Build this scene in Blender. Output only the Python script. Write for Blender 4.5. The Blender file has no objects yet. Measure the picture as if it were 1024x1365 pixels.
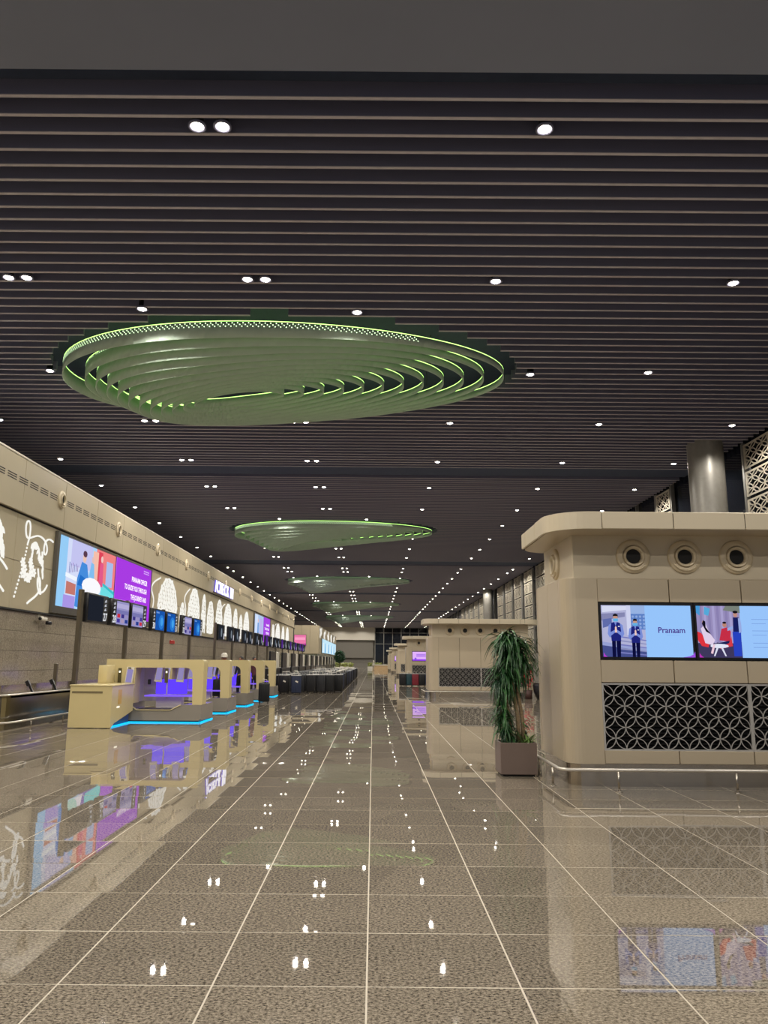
import bpy, bmesh, math, random
from mathutils import Vector, Matrix, Euler
random.seed(7)
R = math.radians
PI = math.pi
col = bpy.context.scene.collection
SC = bpy.context.scene

# ------------------------------------------------------------------ camera, world, exposure
EYE = 1.65
cam_data = bpy.data.cameras.new('camera')
cam = bpy.data.objects.new('camera', cam_data)
col.objects.link(cam)
cam_data.sensor_fit = 'VERTICAL'
cam_data.sensor_height = 36.0
cam_data.lens = 1025 / 1365 * 36.0
cam_data.shift_x = 13 / 1365
cam_data.clip_start = 0.05
cam_data.clip_end = 500
cam.matrix_world = (Matrix.Translation((0, 0, EYE)) @ Matrix.Rotation(R(90 + 11.0), 4, 'X')
                    @ Matrix.Rotation(R(0.45), 4, 'Z'))
SC.camera = cam
SC.view_settings.view_transform = 'Standard'
SC.view_settings.look = 'None'
SC.view_settings.gamma = 1.0
SC.view_settings.use_curve_mapping = False
SC.view_settings.exposure = 0.0
world = bpy.data.worlds.new('night')
SC.world = world
world.use_nodes = True
wb = world.node_tree.nodes['Background']
wb.inputs[0].default_value = (0.55, 0.6, 0.7, 1)
wb.inputs[1].default_value = 0.30  # even ambient fill added for the bright hall behind the camera
LAMP_WATTS = 430.0
LAMP_COLOR = (1.0, 0.935, 0.84)

# ------------------------------------------------------------------ dimensions (metres)
CEIL = 10.8            # underside of the baffles
WALL_L = -11.5
WALL_R = 15.5
HALL_END = 215.0

# ------------------------------------------------------------------ materials
def s2l(c):
    return tuple(((x / 255) / 12.92 if x / 255 <= 0.04045 else ((x / 255 + 0.055) / 1.055) ** 2.4) for x in c)

_mats = {}
def mat(name, rgb, rough=0.5, metal=0.0, spec=0.5, var=0.06, scale=6.0, bump=0.0, coat=0.0):
    """plain painted / metal surface with a faint procedural mottling; rgb is 0-255 sRGB"""
    if name in _mats:
        return _mats[name]
    m = bpy.data.materials.new(name)
    m.use_nodes = True
    nt = m.node_tree
    b = nt.nodes['Principled BSDF']
    c = s2l(rgb)
    tc = nt.nodes.new('ShaderNodeTexCoord')
    nz = nt.nodes.new('ShaderNodeTexNoise')
    nz.inputs['Scale'].default_value = scale
    nz.inputs['Detail'].default_value = 4
    nt.links.new(tc.outputs['Object'], nz.inputs['Vector'])
    cr = nt.nodes.new('ShaderNodeValToRGB')
    cr.color_ramp.elements[0].position = 0.3
    cr.color_ramp.elements[1].position = 0.7
    cr.color_ramp.elements[0].color = tuple(x * (1 - var) for x in c) + (1,)
    cr.color_ramp.elements[1].color = tuple(min(1, x * (1 + var)) for x in c) + (1,)
    nt.links.new(nz.outputs['Fac'], cr.inputs['Fac'])
    nt.links.new(cr.outputs['Color'], b.inputs['Base Color'])
    b.inputs['Roughness'].default_value = rough
    b.inputs['Metallic'].default_value = metal
    b.inputs['Specular IOR Level'].default_value = spec
    b.inputs['Coat Weight'].default_value = coat
    if bump:
        bp = nt.nodes.new('ShaderNodeBump')
        bp.inputs['Strength'].default_value = bump
        bp.inputs['Distance'].default_value = 0.01
        nt.links.new(nz.outputs['Fac'], bp.inputs['Height'])
        nt.links.new(bp.outputs['Normal'], b.inputs['Normal'])
    _mats[name] = m
    return m

def emit(rgb, strength=1.0):
    key = 'light_%d_%d_%d_%g' % (*rgb, strength)
    if key in _mats:
        return _mats[key]
    m = bpy.data.materials.new(key)
    m.use_nodes = True
    nt = m.node_tree
    nt.nodes.clear()
    o = nt.nodes.new('ShaderNodeOutputMaterial')
    e = nt.nodes.new('ShaderNodeEmission')
    e.inputs[0].default_value = s2l(rgb) + (1,)
    e.inputs[1].default_value = strength
    nt.links.new(e.outputs[0], o.inputs[0])
    _mats[key] = m
    return m

def granite(name, dark, light, rough, tile=0.8, off=(0.0, 0.0), grain=38.0, tone=0.10, axis='XY', bumpy=0.0):
    """speckled polished stone; each tile of a grid gets its own tone"""
    m = bpy.data.materials.new(name)
    m.use_nodes = True
    nt = m.node_tree
    L = nt.links.new
    b = nt.nodes['Principled BSDF']
    geo = nt.nodes.new('ShaderNodeNewGeometry')
    n1 = nt.nodes.new('ShaderNodeTexNoise'); n1.inputs['Scale'].default_value = grain
    n1.inputs['Detail'].default_value = 6; n1.inputs['Roughness'].default_value = 0.75
    mp = nt.nodes.new('ShaderNodeMapping'); mp.inputs['Scale'].default_value = (0.7, 1.0, 1.0)
    L(geo.outputs['Position'], mp.inputs['Vector'])
    L(mp.outputs['Vector'], n1.inputs['Vector'])
    n2 = nt.nodes.new('ShaderNodeTexNoise'); n2.inputs['Scale'].default_value = 1.7; n2.inputs['Detail'].default_value = 3
    L(geo.outputs['Position'], n2.inputs['Vector'])
    cr = nt.nodes.new('ShaderNodeValToRGB')
    e = cr.color_ramp.elements
    e[0].position = 0.40; e[0].color = s2l(dark) + (1,)
    e[1].position = 0.60; e[1].color = s2l(light) + (1,)
    L(n1.outputs['Fac'], cr.inputs['Fac'])
    # tone per tile
    sn = nt.nodes.new('ShaderNodeVectorMath'); sn.operation = 'ADD'
    sn.inputs[1].default_value = (off[0], off[1], 0.0)
    L(geo.outputs['Position'], sn.inputs[0])
    dv = nt.nodes.new('ShaderNodeVectorMath'); dv.operation = 'MULTIPLY'
    dv.inputs[1].default_value = (1 / tile, 1 / tile, 0.0) if axis == 'XY' else (0.0, 1 / 1.2, 1 / 0.634)
    L(sn.outputs[0], dv.inputs[0])
    fl = nt.nodes.new('ShaderNodeVectorMath'); fl.operation = 'FLOOR'
    L(dv.outputs[0], fl.inputs[0])
    wn = nt.nodes.new('ShaderNodeTexWhiteNoise'); wn.noise_dimensions = '3D'
    L(fl.outputs[0], wn.inputs['Vector'])
    mr = nt.nodes.new('ShaderNodeMapRange')
    mr.inputs['To Min'].default_value = 1 - tone; mr.inputs['To Max'].default_value = 1 + tone
    L(wn.outputs['Value'], mr.inputs['Value'])
    mr2 = nt.nodes.new('ShaderNodeMapRange')
    mr2.inputs['To Min'].default_value = 0.88; mr2.inputs['To Max'].default_value = 1.12
    L(n2.outputs['Fac'], mr2.inputs['Value'])
    mu = nt.nodes.new('ShaderNodeMath'); mu.operation = 'MULTIPLY'
    L(mr.outputs[0], mu.inputs[0]); L(mr2.outputs[0], mu.inputs[1])
    mx = nt.nodes.new('ShaderNodeVectorMath'); mx.operation = 'SCALE'
    L(cr.outputs['Color'], mx.inputs[0]); L(mu.outputs[0], mx.inputs['Scale'])
    L(mx.outputs[0], b.inputs['Base Color'])
    if axis == 'XY':      # every tile is laid a hair out of level
        sb = nt.nodes.new('ShaderNodeVectorMath'); sb.operation = 'SUBTRACT'; sb.inputs[1].default_value = (0.5, 0.5, 0.5)
        L(wn.outputs['Color'], sb.inputs[0])
        ml = nt.nodes.new('ShaderNodeVectorMath'); ml.operation = 'MULTIPLY'; ml.inputs[1].default_value = (0.008, 0.008, 0.0)
        L(sb.outputs[0], ml.inputs[0])
        ad = nt.nodes.new('ShaderNodeVectorMath'); ad.operation = 'ADD'
        L(geo.outputs['Normal'], ad.inputs[0]); L(ml.outputs[0], ad.inputs[1])
        nm = nt.nodes.new('ShaderNodeVectorMath'); nm.operation = 'NORMALIZE'
        L(ad.outputs[0], nm.inputs[0]); L(nm.outputs[0], b.inputs['Normal'])
    b.inputs['Roughness'].default_value = rough
    b.inputs['IOR'].default_value = 1.55
    return m

M_TILE = granite('floor_granite', (66, 59, 50), (168, 157, 140), 0.016, 0.8, (0.02, 0.43), grain=70.0)
M_GROUT = mat('grout', (196, 186, 168), 0.5)
M_STONE = granite('wall_granite', (132, 122, 106), (170, 159, 142), 0.14, axis='YZ', grain=22.0, tone=0.05)
M_BEIGE = mat('beige_panel', (178, 166, 140), 0.38, var=0.02, scale=1.5)
M_CORE = mat('dark_core', (40, 38, 36), 0.8)
M_KIOSK = mat('champagne_panel', (190, 176, 152), 0.34, metal=0.25, var=0.015, scale=1.2)
M_ROOF = mat('pale_champagne', (202, 190, 166), 0.36, metal=0.15, var=0.015, scale=1.2)
M_RING = mat('cream_plastic', (206, 192, 164), 0.35, var=0.01)
M_BLACK = mat('black_void', (8, 8, 9), 0.6)
M_BLACKP = mat('black_plastic', (22, 22, 26), 0.32, var=0.1)
M_STEEL = mat('brushed_steel', (214, 208, 198), 0.3, metal=0.6, var=0.03)
M_STEELD = mat('satin_steel', (196, 188, 176), 0.24, metal=1.0, var=0.03)
M_LATT = mat('lattice_steel', (206, 203, 198), 0.3, metal=0.6, var=0.05)
M_SLAT_SHADE = mat('baffle_shaded_side', (114, 114, 138), 0.45, var=0.05, scale=2)  # shade on the baffle sides put into this darker colour
M_SLAT_LIT = mat('baffle_lit_edge', (184, 178, 186), 0.5, var=0.06, scale=0.8)  # paler underside: light bounced off the floor put into the colour
M_PLENUM = mat('plenum_navy', (58, 68, 92), 0.9)
M_CEILP = mat('ceiling_panel_grey', (116, 122, 142), 0.6, var=0.03, scale=0.6)
M_CREAM = mat('cream_laminate', (206, 190, 140), 0.32, var=0.015, scale=2)
M_GREYL = mat('grey_laminate', (140, 134, 124), 0.25, var=0.02, scale=2)
M_WHITE = mat('white_paint', (214, 208, 194), 0.4, var=0.02)
M_FIN = mat('green_fin', (192, 212, 196), 0.72, metal=0.0, var=0.03, scale=3)
M_POST = mat('post_metal', (120, 112, 98), 0.3, metal=0.8, var=0.02)
M_PLANTER = mat('taupe_planter', (112, 96, 88), 0.45, var=0.02)
M_SOIL = mat('soil', (48, 38, 28), 0.95, var=0.3, scale=40, bump=0.6)
M_BARK = mat('bark', (138, 118, 92), 0.85, var=0.25, scale=30, bump=0.5)
M_LEAF = [mat('leaf_dark', (38, 78, 40), 0.38, var=0.2, scale=8), mat('leaf_mid', (58, 104, 54), 0.38, var=0.2, scale=8),
          mat('leaf_deep', (28, 62, 38), 0.35, var=0.2, scale=8), mat('leaf_pale', (104, 138, 66), 0.42, var=0.2, scale=8)]
M_NIGHT = mat('night_glass', (26, 30, 38), 0.08, var=0.1, scale=0.3)
M_MULL = mat('mullion', (150, 148, 142), 0.4, metal=0.4)
M_JALI = mat('jali_stone', (196, 188, 170), 0.5, var=0.04)
M_GREYW = mat('grey_shutter', (112, 108, 100), 0.5, var=0.03)
M_RED = mat('red_paint', (170, 30, 28), 0.4)
M_LENS = emit((255, 246, 226), 26.0)

# ------------------------------------------------------------------ mesh builder
class MB:
    def __init__(s):
        s.v = []; s.f = []; s.m = []; s.sm = []
    def add(s, vs, fs, m=0, smooth=False):
        o = len(s.v)
        s.v += [tuple(p) for p in vs]
        for f in fs:
            s.f.append(tuple(i + o for i in f)); s.m.append(m); s.sm.append(smooth)
        return s
    def box(s, x0, x1, y0, y1, z0, z1, m=0):
        return s.add([(x0, y0, z0), (x1, y0, z0), (x1, y1, z0), (x0, y1, z0), (x0, y0, z1), (x1, y0, z1), (x1, y1, z1), (x0, y1, z1)],
                     [(0, 3, 2, 1), (4, 5, 6, 7), (0, 1, 5, 4), (1, 2, 6, 5), (2, 3, 7, 6), (3, 0, 4, 7)], m)
    def rbox(s, x0, x1, y0, y1, z0, z1, r=0.02, seg=2, m=0, smooth=True):
        bm = bmesh.new()
        bmesh.ops.create_cube(bm, size=1.0)
        for v in bm.verts:
            v.co = Vector(((x0 + x1) / 2 + v.co.x * (x1 - x0), (y0 + y1) / 2 + v.co.y * (y1 - y0), (z0 + z1) / 2 + v.co.z * (z1 - z0)))
        bmesh.ops.bevel(bm, geom=bm.edges[:], offset=r, segments=seg, profile=0.5, affect='EDGES')
        bm.verts.index_update()
        s.add([v.co[:] for v in bm.verts], [[v.index for v in f.verts] for f in bm.faces], m, smooth and seg > 1)
        bm.free()
        return s
    def obox(s, c, size, rot=(0, 0, 0), m=0):
        e = Euler(rot).to_matrix()
        a = MB().box(-size[0] / 2, size[0] / 2, -size[1] / 2, size[1] / 2, -size[2] / 2, size[2] / 2)
        return s.add([e @ Vector(p) + Vector(c) for p in a.v], a.f, m)
    def prism(s, poly, a0, a1, axis='Z', m=0, smooth=False):
        """extrude a 2-D outline: Z -> (x,y), Y -> (x,z), X -> (y,z)"""
        def P(p, a):
            return (p[0], p[1], a) if axis == 'Z' else ((p[0], a, p[1]) if axis == 'Y' else (a, p[0], p[1]))
        n = len(poly)
        vs = [P(p, a0) for p in poly] + [P(p, a1) for p in poly]
        s.add(vs, [tuple(range(n))[::-1], tuple(range(n, 2 * n))], m)
        o = len(s.v) - 2 * n
        for i in range(n):
            j = (i + 1) % n
            s.f.append((o + i, o + j, o + n + j, o + n + i)); s.m.append(m); s.sm.append(smooth)
        return s
    def tube(s, pts, r, n=8, m=0, caps=True):
        pts = [Vector(p) for p in pts]
        rs = r if isinstance(r, (list, tuple)) else [r] * len(pts)
        vs = []; fs = []
        up = Vector((0, 0, 1))
        for i, p in enumerate(pts):
            t = (pts[min(i + 1, len(pts) - 1)] - pts[max(i - 1, 0)]).normalized()
            a = t.cross(up)
            if a.length < 1e-3:
                a = t.cross(Vector((1, 0, 0)))
            a.normalize(); b = a.cross(t)
            for k in range(n):
                q = 2 * PI * k / n
                vs.append(p + (a * math.cos(q) + b * math.sin(q)) * rs[i])
        for i in range(len(pts) - 1):
            for k in range(n):
                k2 = (k + 1) % n
                fs.append((i * n + k, i * n + k2, (i + 1) * n + k2, (i + 1) * n + k))
        s.add(vs, fs, m, True)
        if caps:
            o = len(s.v) - len(vs)
            s.f.append(tuple(o + k for k in range(n))[::-1]); s.m.append(m); s.sm.append(False)
            o2 = len(s.v) - n
            s.f.append(tuple(o2 + k for k in range(n))); s.m.append(m); s.sm.append(False)
        return s
    def lathe(s, prof, c=(0, 0, 0), axis='Z', n=20, m=0):
        vs = []; fs = []
        c = Vector(c)
        for (r, h) in prof:
            for k in range(n):
                q = 2 * PI * k / n
                if axis == 'Z': d = Vector((r * math.cos(q), r * math.sin(q), h))
                elif axis == 'Y': d = Vector((r * math.cos(q), h, r * math.sin(q)))
                else: d = Vector((h, r * math.cos(q), r * math.sin(q)))
                vs.append(c + d)
        for i in range(len(prof) - 1):
            for k in range(n):
                k2 = (k + 1) % n
                fs.append((i * n + k, i * n + k2, (i + 1) * n + k2, (i + 1) * n + k))
        return s.add(vs, fs, m, True)
    def mesh(s, name, mats, fix=True):
        me = bpy.data.meshes.new(name)
        me.from_pydata(s.v, [], s.f)
        for m in (mats if isinstance(mats, (list, tuple)) else [mats]):
            me.materials.append(m)
        me.polygons.foreach_set('material_index', s.m)
        me.polygons.foreach_set('use_smooth', s.sm)
        if fix:
            bm = bmesh.new(); bm.from_mesh(me)
            bmesh.ops.recalc_face_normals(bm, faces=bm.faces)
            bm.to_mesh(me); bm.free()
        me.update()
        return me
    def build(s, name, mats, parent=None, fix=True, loc=None):
        o = bpy.data.objects.new(name, s.mesh(name, mats, fix))
        col.objects.link(o)
        if parent is not None: o.parent = parent
        if loc is not None: o.location = loc
        return o

def inst(name, me, parent=None, loc=(0, 0, 0), rot=(0, 0, 0), scale=(1, 1, 1)):
    o = bpy.data.objects.new(name, me)
    col.objects.link(o)
    o.parent = parent
    o.location = loc; o.rotation_euler = rot; o.scale = scale
    return o

def tag(o, label=None, cat=None, group=None, kind=None):
    if label: o['label'] = label
    if cat: o['category'] = cat
    if group: o['group'] = group
    if kind: o['kind'] = kind
    return o

def thing(name, label, cat, loc=(0, 0, 0), rz=0.0, group=None):
    o = bpy.data.objects.new(name, None)
    col.objects.link(o)
    o.empty_display_size = 0.2
    o.location = loc; o.rotation_euler = (0, 0, rz)
    return tag(o, label, cat, group)

_kids = {}
def copy_tree(src, loc=None, label=None, group=None, parent=None):
    c = src.copy(); col.objects.link(c)
    c.parent = parent
    if loc is not None: c.location = loc
    if label: c['label'] = label
    if group: c['group'] = group
    for ch in list(src.children):
        copy_tree(ch, parent=c)
    return c

def text_mesh(body, size, mats, extrude=0.0, offset=0.0, align='LEFT', name='lettering', shear=0.0, xs=1.0):
    cu = bpy.data.curves.new(name, 'FONT')
    cu.body = body; cu.size = size; cu.extrude = extrude; cu.offset = offset
    cu.align_x = align; cu.resolution_u = 3; cu.shear = shear
    t = bpy.data.objects.new('tmp', cu)
    col.objects.link(t)
    dg = bpy.context.evaluated_depsgraph_get()
    me = bpy.data.meshes.new_from_object(t.evaluated_get(dg))
    bpy.data.objects.remove(t)
    me.materials.clear()
    for m in (mats if isinstance(mats, (list, tuple)) else [mats]): me.materials.append(m)
    if xs != 1.0:
        for v in me.vertices: v.co.x *= xs
    me.name = name
    return me

FACE_CAM = Matrix(((1, 0, 0), (0, 0, -1), (0, 1, 0))).to_euler()     # text/pictures facing -Y
FACE_HALL = Matrix(((0, 0, 1), (1, 0, 0), (0, 1, 0))).to_euler()     # text/pictures on the left wall facing +X

def picture(name, layers, parent, loc, rot, kindname=None):
    """flat picture made of coloured outlines (x,y) in its own plane, each a hair in front of the last"""
    mb = MB(); mats = []; idx = {}
    for k, L in enumerate(layers):
        rgb, poly = L[0], L[1]
        st = L[2] if len(L) > 2 else 1.0
        m = emit(rgb, st)
        if m.name not in idx:
            idx[m.name] = len(mats); mats.append(m)
        z = 0.0012 * k
        mb.add([(p[0], p[1], z) for p in poly], [tuple(range(len(poly)))], idx[m.name])
    o = mb.build(name, mats, parent, fix=False)
    o.location = loc; o.rotation_euler = rot
    return o

def rect(x0, y0, x1, y1): return [(x0, y0), (x1, y0), (x1, y1), (x0, y1)]
def ell(cx, cy, rx, ry, n=14): return [(cx + rx * math.cos(2 * PI * k / n), cy + ry * math.sin(2 * PI * k / n)) for k in range(n)]

ORD = ['first', 'second', 'third', 'fourth', 'fifth', 'sixth', 'seventh', 'eighth', 'ninth', 'tenth', 'eleventh', 'twelfth',
       'thirteenth', 'fourteenth', 'fifteenth', 'sixteenth', 'seventeenth', 'eighteenth', 'nineteenth', 'twentieth']
def ordw(i):
    if i < 20: return ORD[i]
    tens = {2: 'twenty', 3: 'thirty', 4: 'forty'}[(i + 1) // 10]
    u = (i + 1) % 10
    return {2: 'twentieth', 3: 'thirtieth', 4: 'fortieth'}[(i + 1) // 10] if u == 0 else tens + '-' + ORD[u - 1]

# ================================================================== SETTING
X0, X1, Y0, Y1 = -26.0, 16.0, -12.0, HALL_END
fl = MB().box(X0, X1, Y0, Y1, -0.3, -0.0021).build('floor', M_GROUT)
tag(fl, 'floor of polished brown granite tiles with pale joints', kind='structure')
T = 0.8
GX, GY = 0.010, 0.012
tile_mb = MB()
hx, hy, c = (T - GX) / 2, (T - GY) / 2, 0.0012
tile_mb.add([(-hx, -hy, -0.004), (hx, -hy, -0.004), (hx, hy, -0.006), (-hx, hy, -0.004),
             (-hx, -hy, -c), (hx, -hy, -c), (hx, hy, -c), (-hx, hy, -c),
             (-hx + c, -hy + c, 0), (hx - c, -hy + c, 0), (hx - c, hy - c, 0), (-hx + c, hy - c, 0)],
            [(0, 1, 5, 4), (1, 2, 6, 5), (2, 3, 7, 6), (3, 0, 4, 7), (4, 5, 9, 8), (5, 6, 10, 9), (6, 7, 11, 10), (7, 4, 8, 11), (8, 9, 10, 11)])
tile_me = tile_mb.mesh('tile', M_TILE)
ix0, ix1 = int(math.floor((X0 + 0.02) / T)) + 1, int(math.floor((X1 + 0.02) / T)) - 1
iy0, iy1 = int((Y0 - 5.17) / T), int((Y1 - 5.17) / T) - 1
tiles = []
for ix in range(ix0, ix1 + 1):
    for iy in range(iy0, iy1 + 1):
        cx = -0.02 + T * (ix + 0.5); cy = 5.17 + T * (iy + 0.5)
        tx, ty = (max(-0.0018, min(0.0018, random.gauss(0, 0.0011))) for _ in range(2))
        inview = cy > 3.4 and abs(cx) < cy * 0.52 + 0.5
        tiles.append((cy if inview else cy + 1000, cx, cy, tx, ty))
tiles.sort()
for (_, cx, cy, tx, ty) in tiles[:300]:
    inst('tile', tile_me, fl, (cx, cy, -0.0004), (tx, ty, 0))
field = MB()
for (_, cx, cy, tx, ty) in tiles[300:]:
    vs = [(cx + a * hx, cy + b * hy, -0.0004 - a * hx * ty + b * hy * tx) for a, b in ((-1, -1), (1, -1), (1, 1), (-1, 1))]
    field.add(vs, [(0, 1, 2, 3)])
tag(field.build('tile_field', M_TILE, fl, fix=False), kind='stuff')

# ---- ceiling: dark plenum, baffles, flat panels
ce = MB().box(X0, X1 + 0.4, Y0, Y1 + 0.5, 11.7, 11.95).build('ceiling', M_PLENUM)
tag(ce, 'dark ceiling of thin transverse baffles above the hall', kind='structure')
MB().box(X0, X1 - 0.4, Y0, 10.6, CEIL, 11.7).build('ceiling_panel', M_CEILP, ce)
GAPS = [(10.6, 11.15), (35.9, 37.7), (71.0, 74.0), (104.5, 107.5), (141.5, 144.5), (179, 182)]
for g0, g1 in GAPS[1:]:
    MB().box(X0, X1 - 0.4, g0 + 0.05, g1 - 0.05, CEIL + 0.08, 11.7).build('recess_panel', M_PLENUM, ce)
OVALS = [(-2.88, 23.5, 7.25, 4.0), (-2.88, 54.0, 7.25, 4.0), (-2.88, 88.5, 7.25, 4.0), (-2.88, 125.0, 7.25, 4.0), (-2.88, 161.0, 7.25, 4.0)]
sm = MB()
w2, hgt = 0.034, 0.30
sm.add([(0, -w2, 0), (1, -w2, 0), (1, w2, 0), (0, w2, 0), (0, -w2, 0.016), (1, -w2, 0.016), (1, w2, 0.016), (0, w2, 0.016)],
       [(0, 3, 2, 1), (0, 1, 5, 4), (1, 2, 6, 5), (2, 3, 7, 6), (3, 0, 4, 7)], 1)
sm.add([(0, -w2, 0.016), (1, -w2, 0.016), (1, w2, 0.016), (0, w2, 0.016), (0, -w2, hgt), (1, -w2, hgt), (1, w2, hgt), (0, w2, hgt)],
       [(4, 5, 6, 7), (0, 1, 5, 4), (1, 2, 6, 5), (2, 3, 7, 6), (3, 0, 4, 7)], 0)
slat_me = sm.mesh('slat', [M_SLAT_SHADE, M_SLAT_LIT], fix=False)
pieces = []
y = 11.2
while y < HALL_END - 0.5:
    if not any(g0 - 0.02 < y < g1 + 0.02 for g0, g1 in GAPS):
        spans = [(X0, X1 - 0.5)]
        for (ox, oy, a, b) in OVALS:
            q = 1 - ((y - oy) / (b + 0.12)) ** 2
            if q > 0:
                dx = (a + 0.15) * math.sqrt(q)
                spans = [(X0, ox - dx), (ox + dx, X1 - 0.5)]
        pieces += [(y, s0, s1) for s0, s1 in spans]
    y += 0.455
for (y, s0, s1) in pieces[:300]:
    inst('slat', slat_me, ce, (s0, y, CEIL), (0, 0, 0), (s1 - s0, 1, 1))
rest = MB()
for (y, s0, s1) in pieces[300:]:
    for f, m in ((sm.f[:5], 1), (sm.f[5:], 0)):
        pass
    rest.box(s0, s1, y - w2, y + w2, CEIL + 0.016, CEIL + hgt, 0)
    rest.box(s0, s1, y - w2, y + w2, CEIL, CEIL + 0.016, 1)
tag(rest.build('slat_field', [M_SLAT_SHADE, M_SLAT_LIT], ce, fix=False), kind='stuff')

# ---- left wall: granite below, beige cladding above, projecting top band
wl = MB().box(WALL_L - 0.9, WALL_L - 0.1, 4.0, 114.0, 0, 8.05).build('wall_left', M_CORE)
tag(wl, 'left wall of granite slabs below beige cladding panels', kind='structure')
slab_me = MB().rbox(0, 0.06, 0.004, 1.196, 0.004, 0.630, 0.006, 1).mesh('granite_slab', M_STONE)
slabs = []
for iy in range(92):
    for iz in range(5):
        slabs.append((abs(4.0 + 1.2 * iy - 30), 4.0 + 1.2 * iy, 0.634 * iz))
slabs.sort()
sx = WALL_L - 0.1
for (_, yy, zz) in slabs[:300]:
    inst('granite_slab', slab_me, wl, (sx + random.uniform(-0.003, 0.003), yy, zz))
far = MB()
for (_, yy, zz) in slabs[300:]:
    far.box(sx, sx + 0.06, yy + 0.005, yy + 1.195, zz + 0.005, zz + 0.629)
tag(far.build('granite_slab_field', M_STONE, wl, fix=False), kind='stuff')
PW = 3.35
pan_me = MB().rbox(0, 0.1, 0.008, PW - 0.008, 0.005, 1.525, 0.012, 1).mesh('wall_panel', M_BEIGE)
top_me = MB().rbox(0, 0.22, 0.006, PW - 0.006, 0.0, 1.76, 0.012, 1).mesh('fascia_panel', M_BEIGE)
n_p = 33
for k in range(n_p):
    yy = 4.0 + 0.3 + PW * k
    if yy + PW > 114.2: break
    inst('wall_panel', pan_me, wl, (sx, yy, 3.22)); inst('wall_panel', pan_me, wl, (sx, yy, 4.75))
    inst('fascia_panel', top_me, wl, (sx, yy, 6.31))
MB().box(sx, sx + 0.16, 4.0, 114.0, 3.17, 3.22).build('shadow_trim', M_CORE, wl)
MB().box(sx, sx + 0.13, 4.0, 114.0, 6.27, 6.31).build('shadow_trim', M_CORE, wl)
MB().rbox(sx - 0.9, sx + 0.235, 4.0, 114.0, 8.05, 8.12, 0.01, 1).build('coping', M_WHITE, wl)
# slot vents in the fascia between the round nozzles
vent = MB()
for s_ in range(3):
    vent.box(-0.012, 0.004, 0, 0.62, s_ * 0.075, s_ * 0.075 + 0.034)
vent_me = vent.mesh('slot_vent', M_BLACK)
FX = sx + 0.22
NOZ_Y = [21.05 + 6.35 * k for k in range(15)]
for y0 in NOZ_Y:
    for k in range(7):
        yy = y0 + 0.55 + k * 0.8
        if yy + 0.6 < 113.5:
            inst('slot_vent', vent_me, wl, (FX - 0.0005, yy, 7.22))

# ---- wall closing the space behind the counters, right wall, end wall
tag(MB().box(X0 - 0.3, X0, Y0, Y1, 0, 11.95).build('wall_outer', M_CORE), 'dark outer wall beyond the left partition', kind='structure')
wr = MB().box(WALL_R + 0.28, WALL_R + 0.5, Y0, Y1, 0, 11.95).build('wall_right', M_NIGHT)
tag(wr, 'right wall of dark night glazing with pale carved screens', kind='structure')
MB().box(WALL_R + 0.05, WALL_R + 0.28, Y0, Y1, 0, 2.55).build('wall_base', M_GREYW, wr)
yy = -10.0
while yy < 210:
    MB().box(WALL_R + 0.1, WALL_R + 0.28, yy - 0.06, yy + 0.06, 2.55, 11.7).build('mullion', M_MULL, wr)
    yy += 5.5
wk = MB().box(X0, X1, HALL_END, HALL_END + 0.4, 0, 11.95).build('wall_back', M_GREYW)
tag(wk, 'end wall with beige bulkhead, grey shutter and dark glazing', kind='structure')
MB().box(-24, 0.4, HALL_END - 1.6, HALL_END, 7.4, 11.2).build('bulkhead', M_WHITE, wk)
MB().box(-24, 0.0, HALL_END - 0.8, HALL_END, 2.6, 7.4).build('shutter', M_GREYW, wk)
MB().box(0.4, 15.4, HALL_END - 0.5, HALL_END, 1.2, 10.6).build('glazing', M_NIGHT, wk)
for k in range(7):
    MB().box(0.5 + 2.4 * k - 0.08, 0.5 + 2.4 * k + 0.08, HALL_END - 0.65, HALL_END - 0.5, 0, 10.8).build('mullion', M_MULL, wk)
for z in (6.4, 9.4):
    MB().box(0.4, 15.4, HALL_END - 0.65, HALL_END - 0.5, z - 0.06, z + 0.06).build('transom', M_MULL, wk)
# second beige block further down on the left
wf = MB().box(-12.4, -8.6, 121.1, 178, 2.75, 7.1).build('wall_far_left', M_CORE)
tag(wf, 'far beige wall block beyond the end of the left wall', kind='structure')
for k in range(3):
    MB().rbox(-12.4 + 1.27 * k + 0.01, -12.4 + 1.27 * (k + 1) - 0.01, 121.0, 121.12, 2.75, 7.1, 0.01, 1).build('wall_panel', M_BEIGE, wf)
for k in range(10):
    MB().rbox(-8.62, -8.5, 121.1 + 5.69 * k + 0.01, 121.1 + 5.69 * (k + 1) - 0.01, 2.75, 7.1, 0.01, 1).build('wall_panel', M_BEIGE, wf)
for k in range(7):
    MB().box(-12.35 + 0.62 * k, -12.29 + 0.62 * k, 121.1, 121.2, 0, 2.75).build('glass_mullion', M_MULL, wf)
MB().box(-12.4, -8.6, 121.14, 121.17, 0.0, 2.75).build('glass_screen', mat('greenish_glass', (120, 124, 104), 0.1, var=0.1, scale=1), wf)
MB().box(-8.56, -8.54, 121.17, 178, 0.0, 2.75).build('glass_screen', mat('greenish_glass', (120, 124, 104), 0.1), wf)

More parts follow.
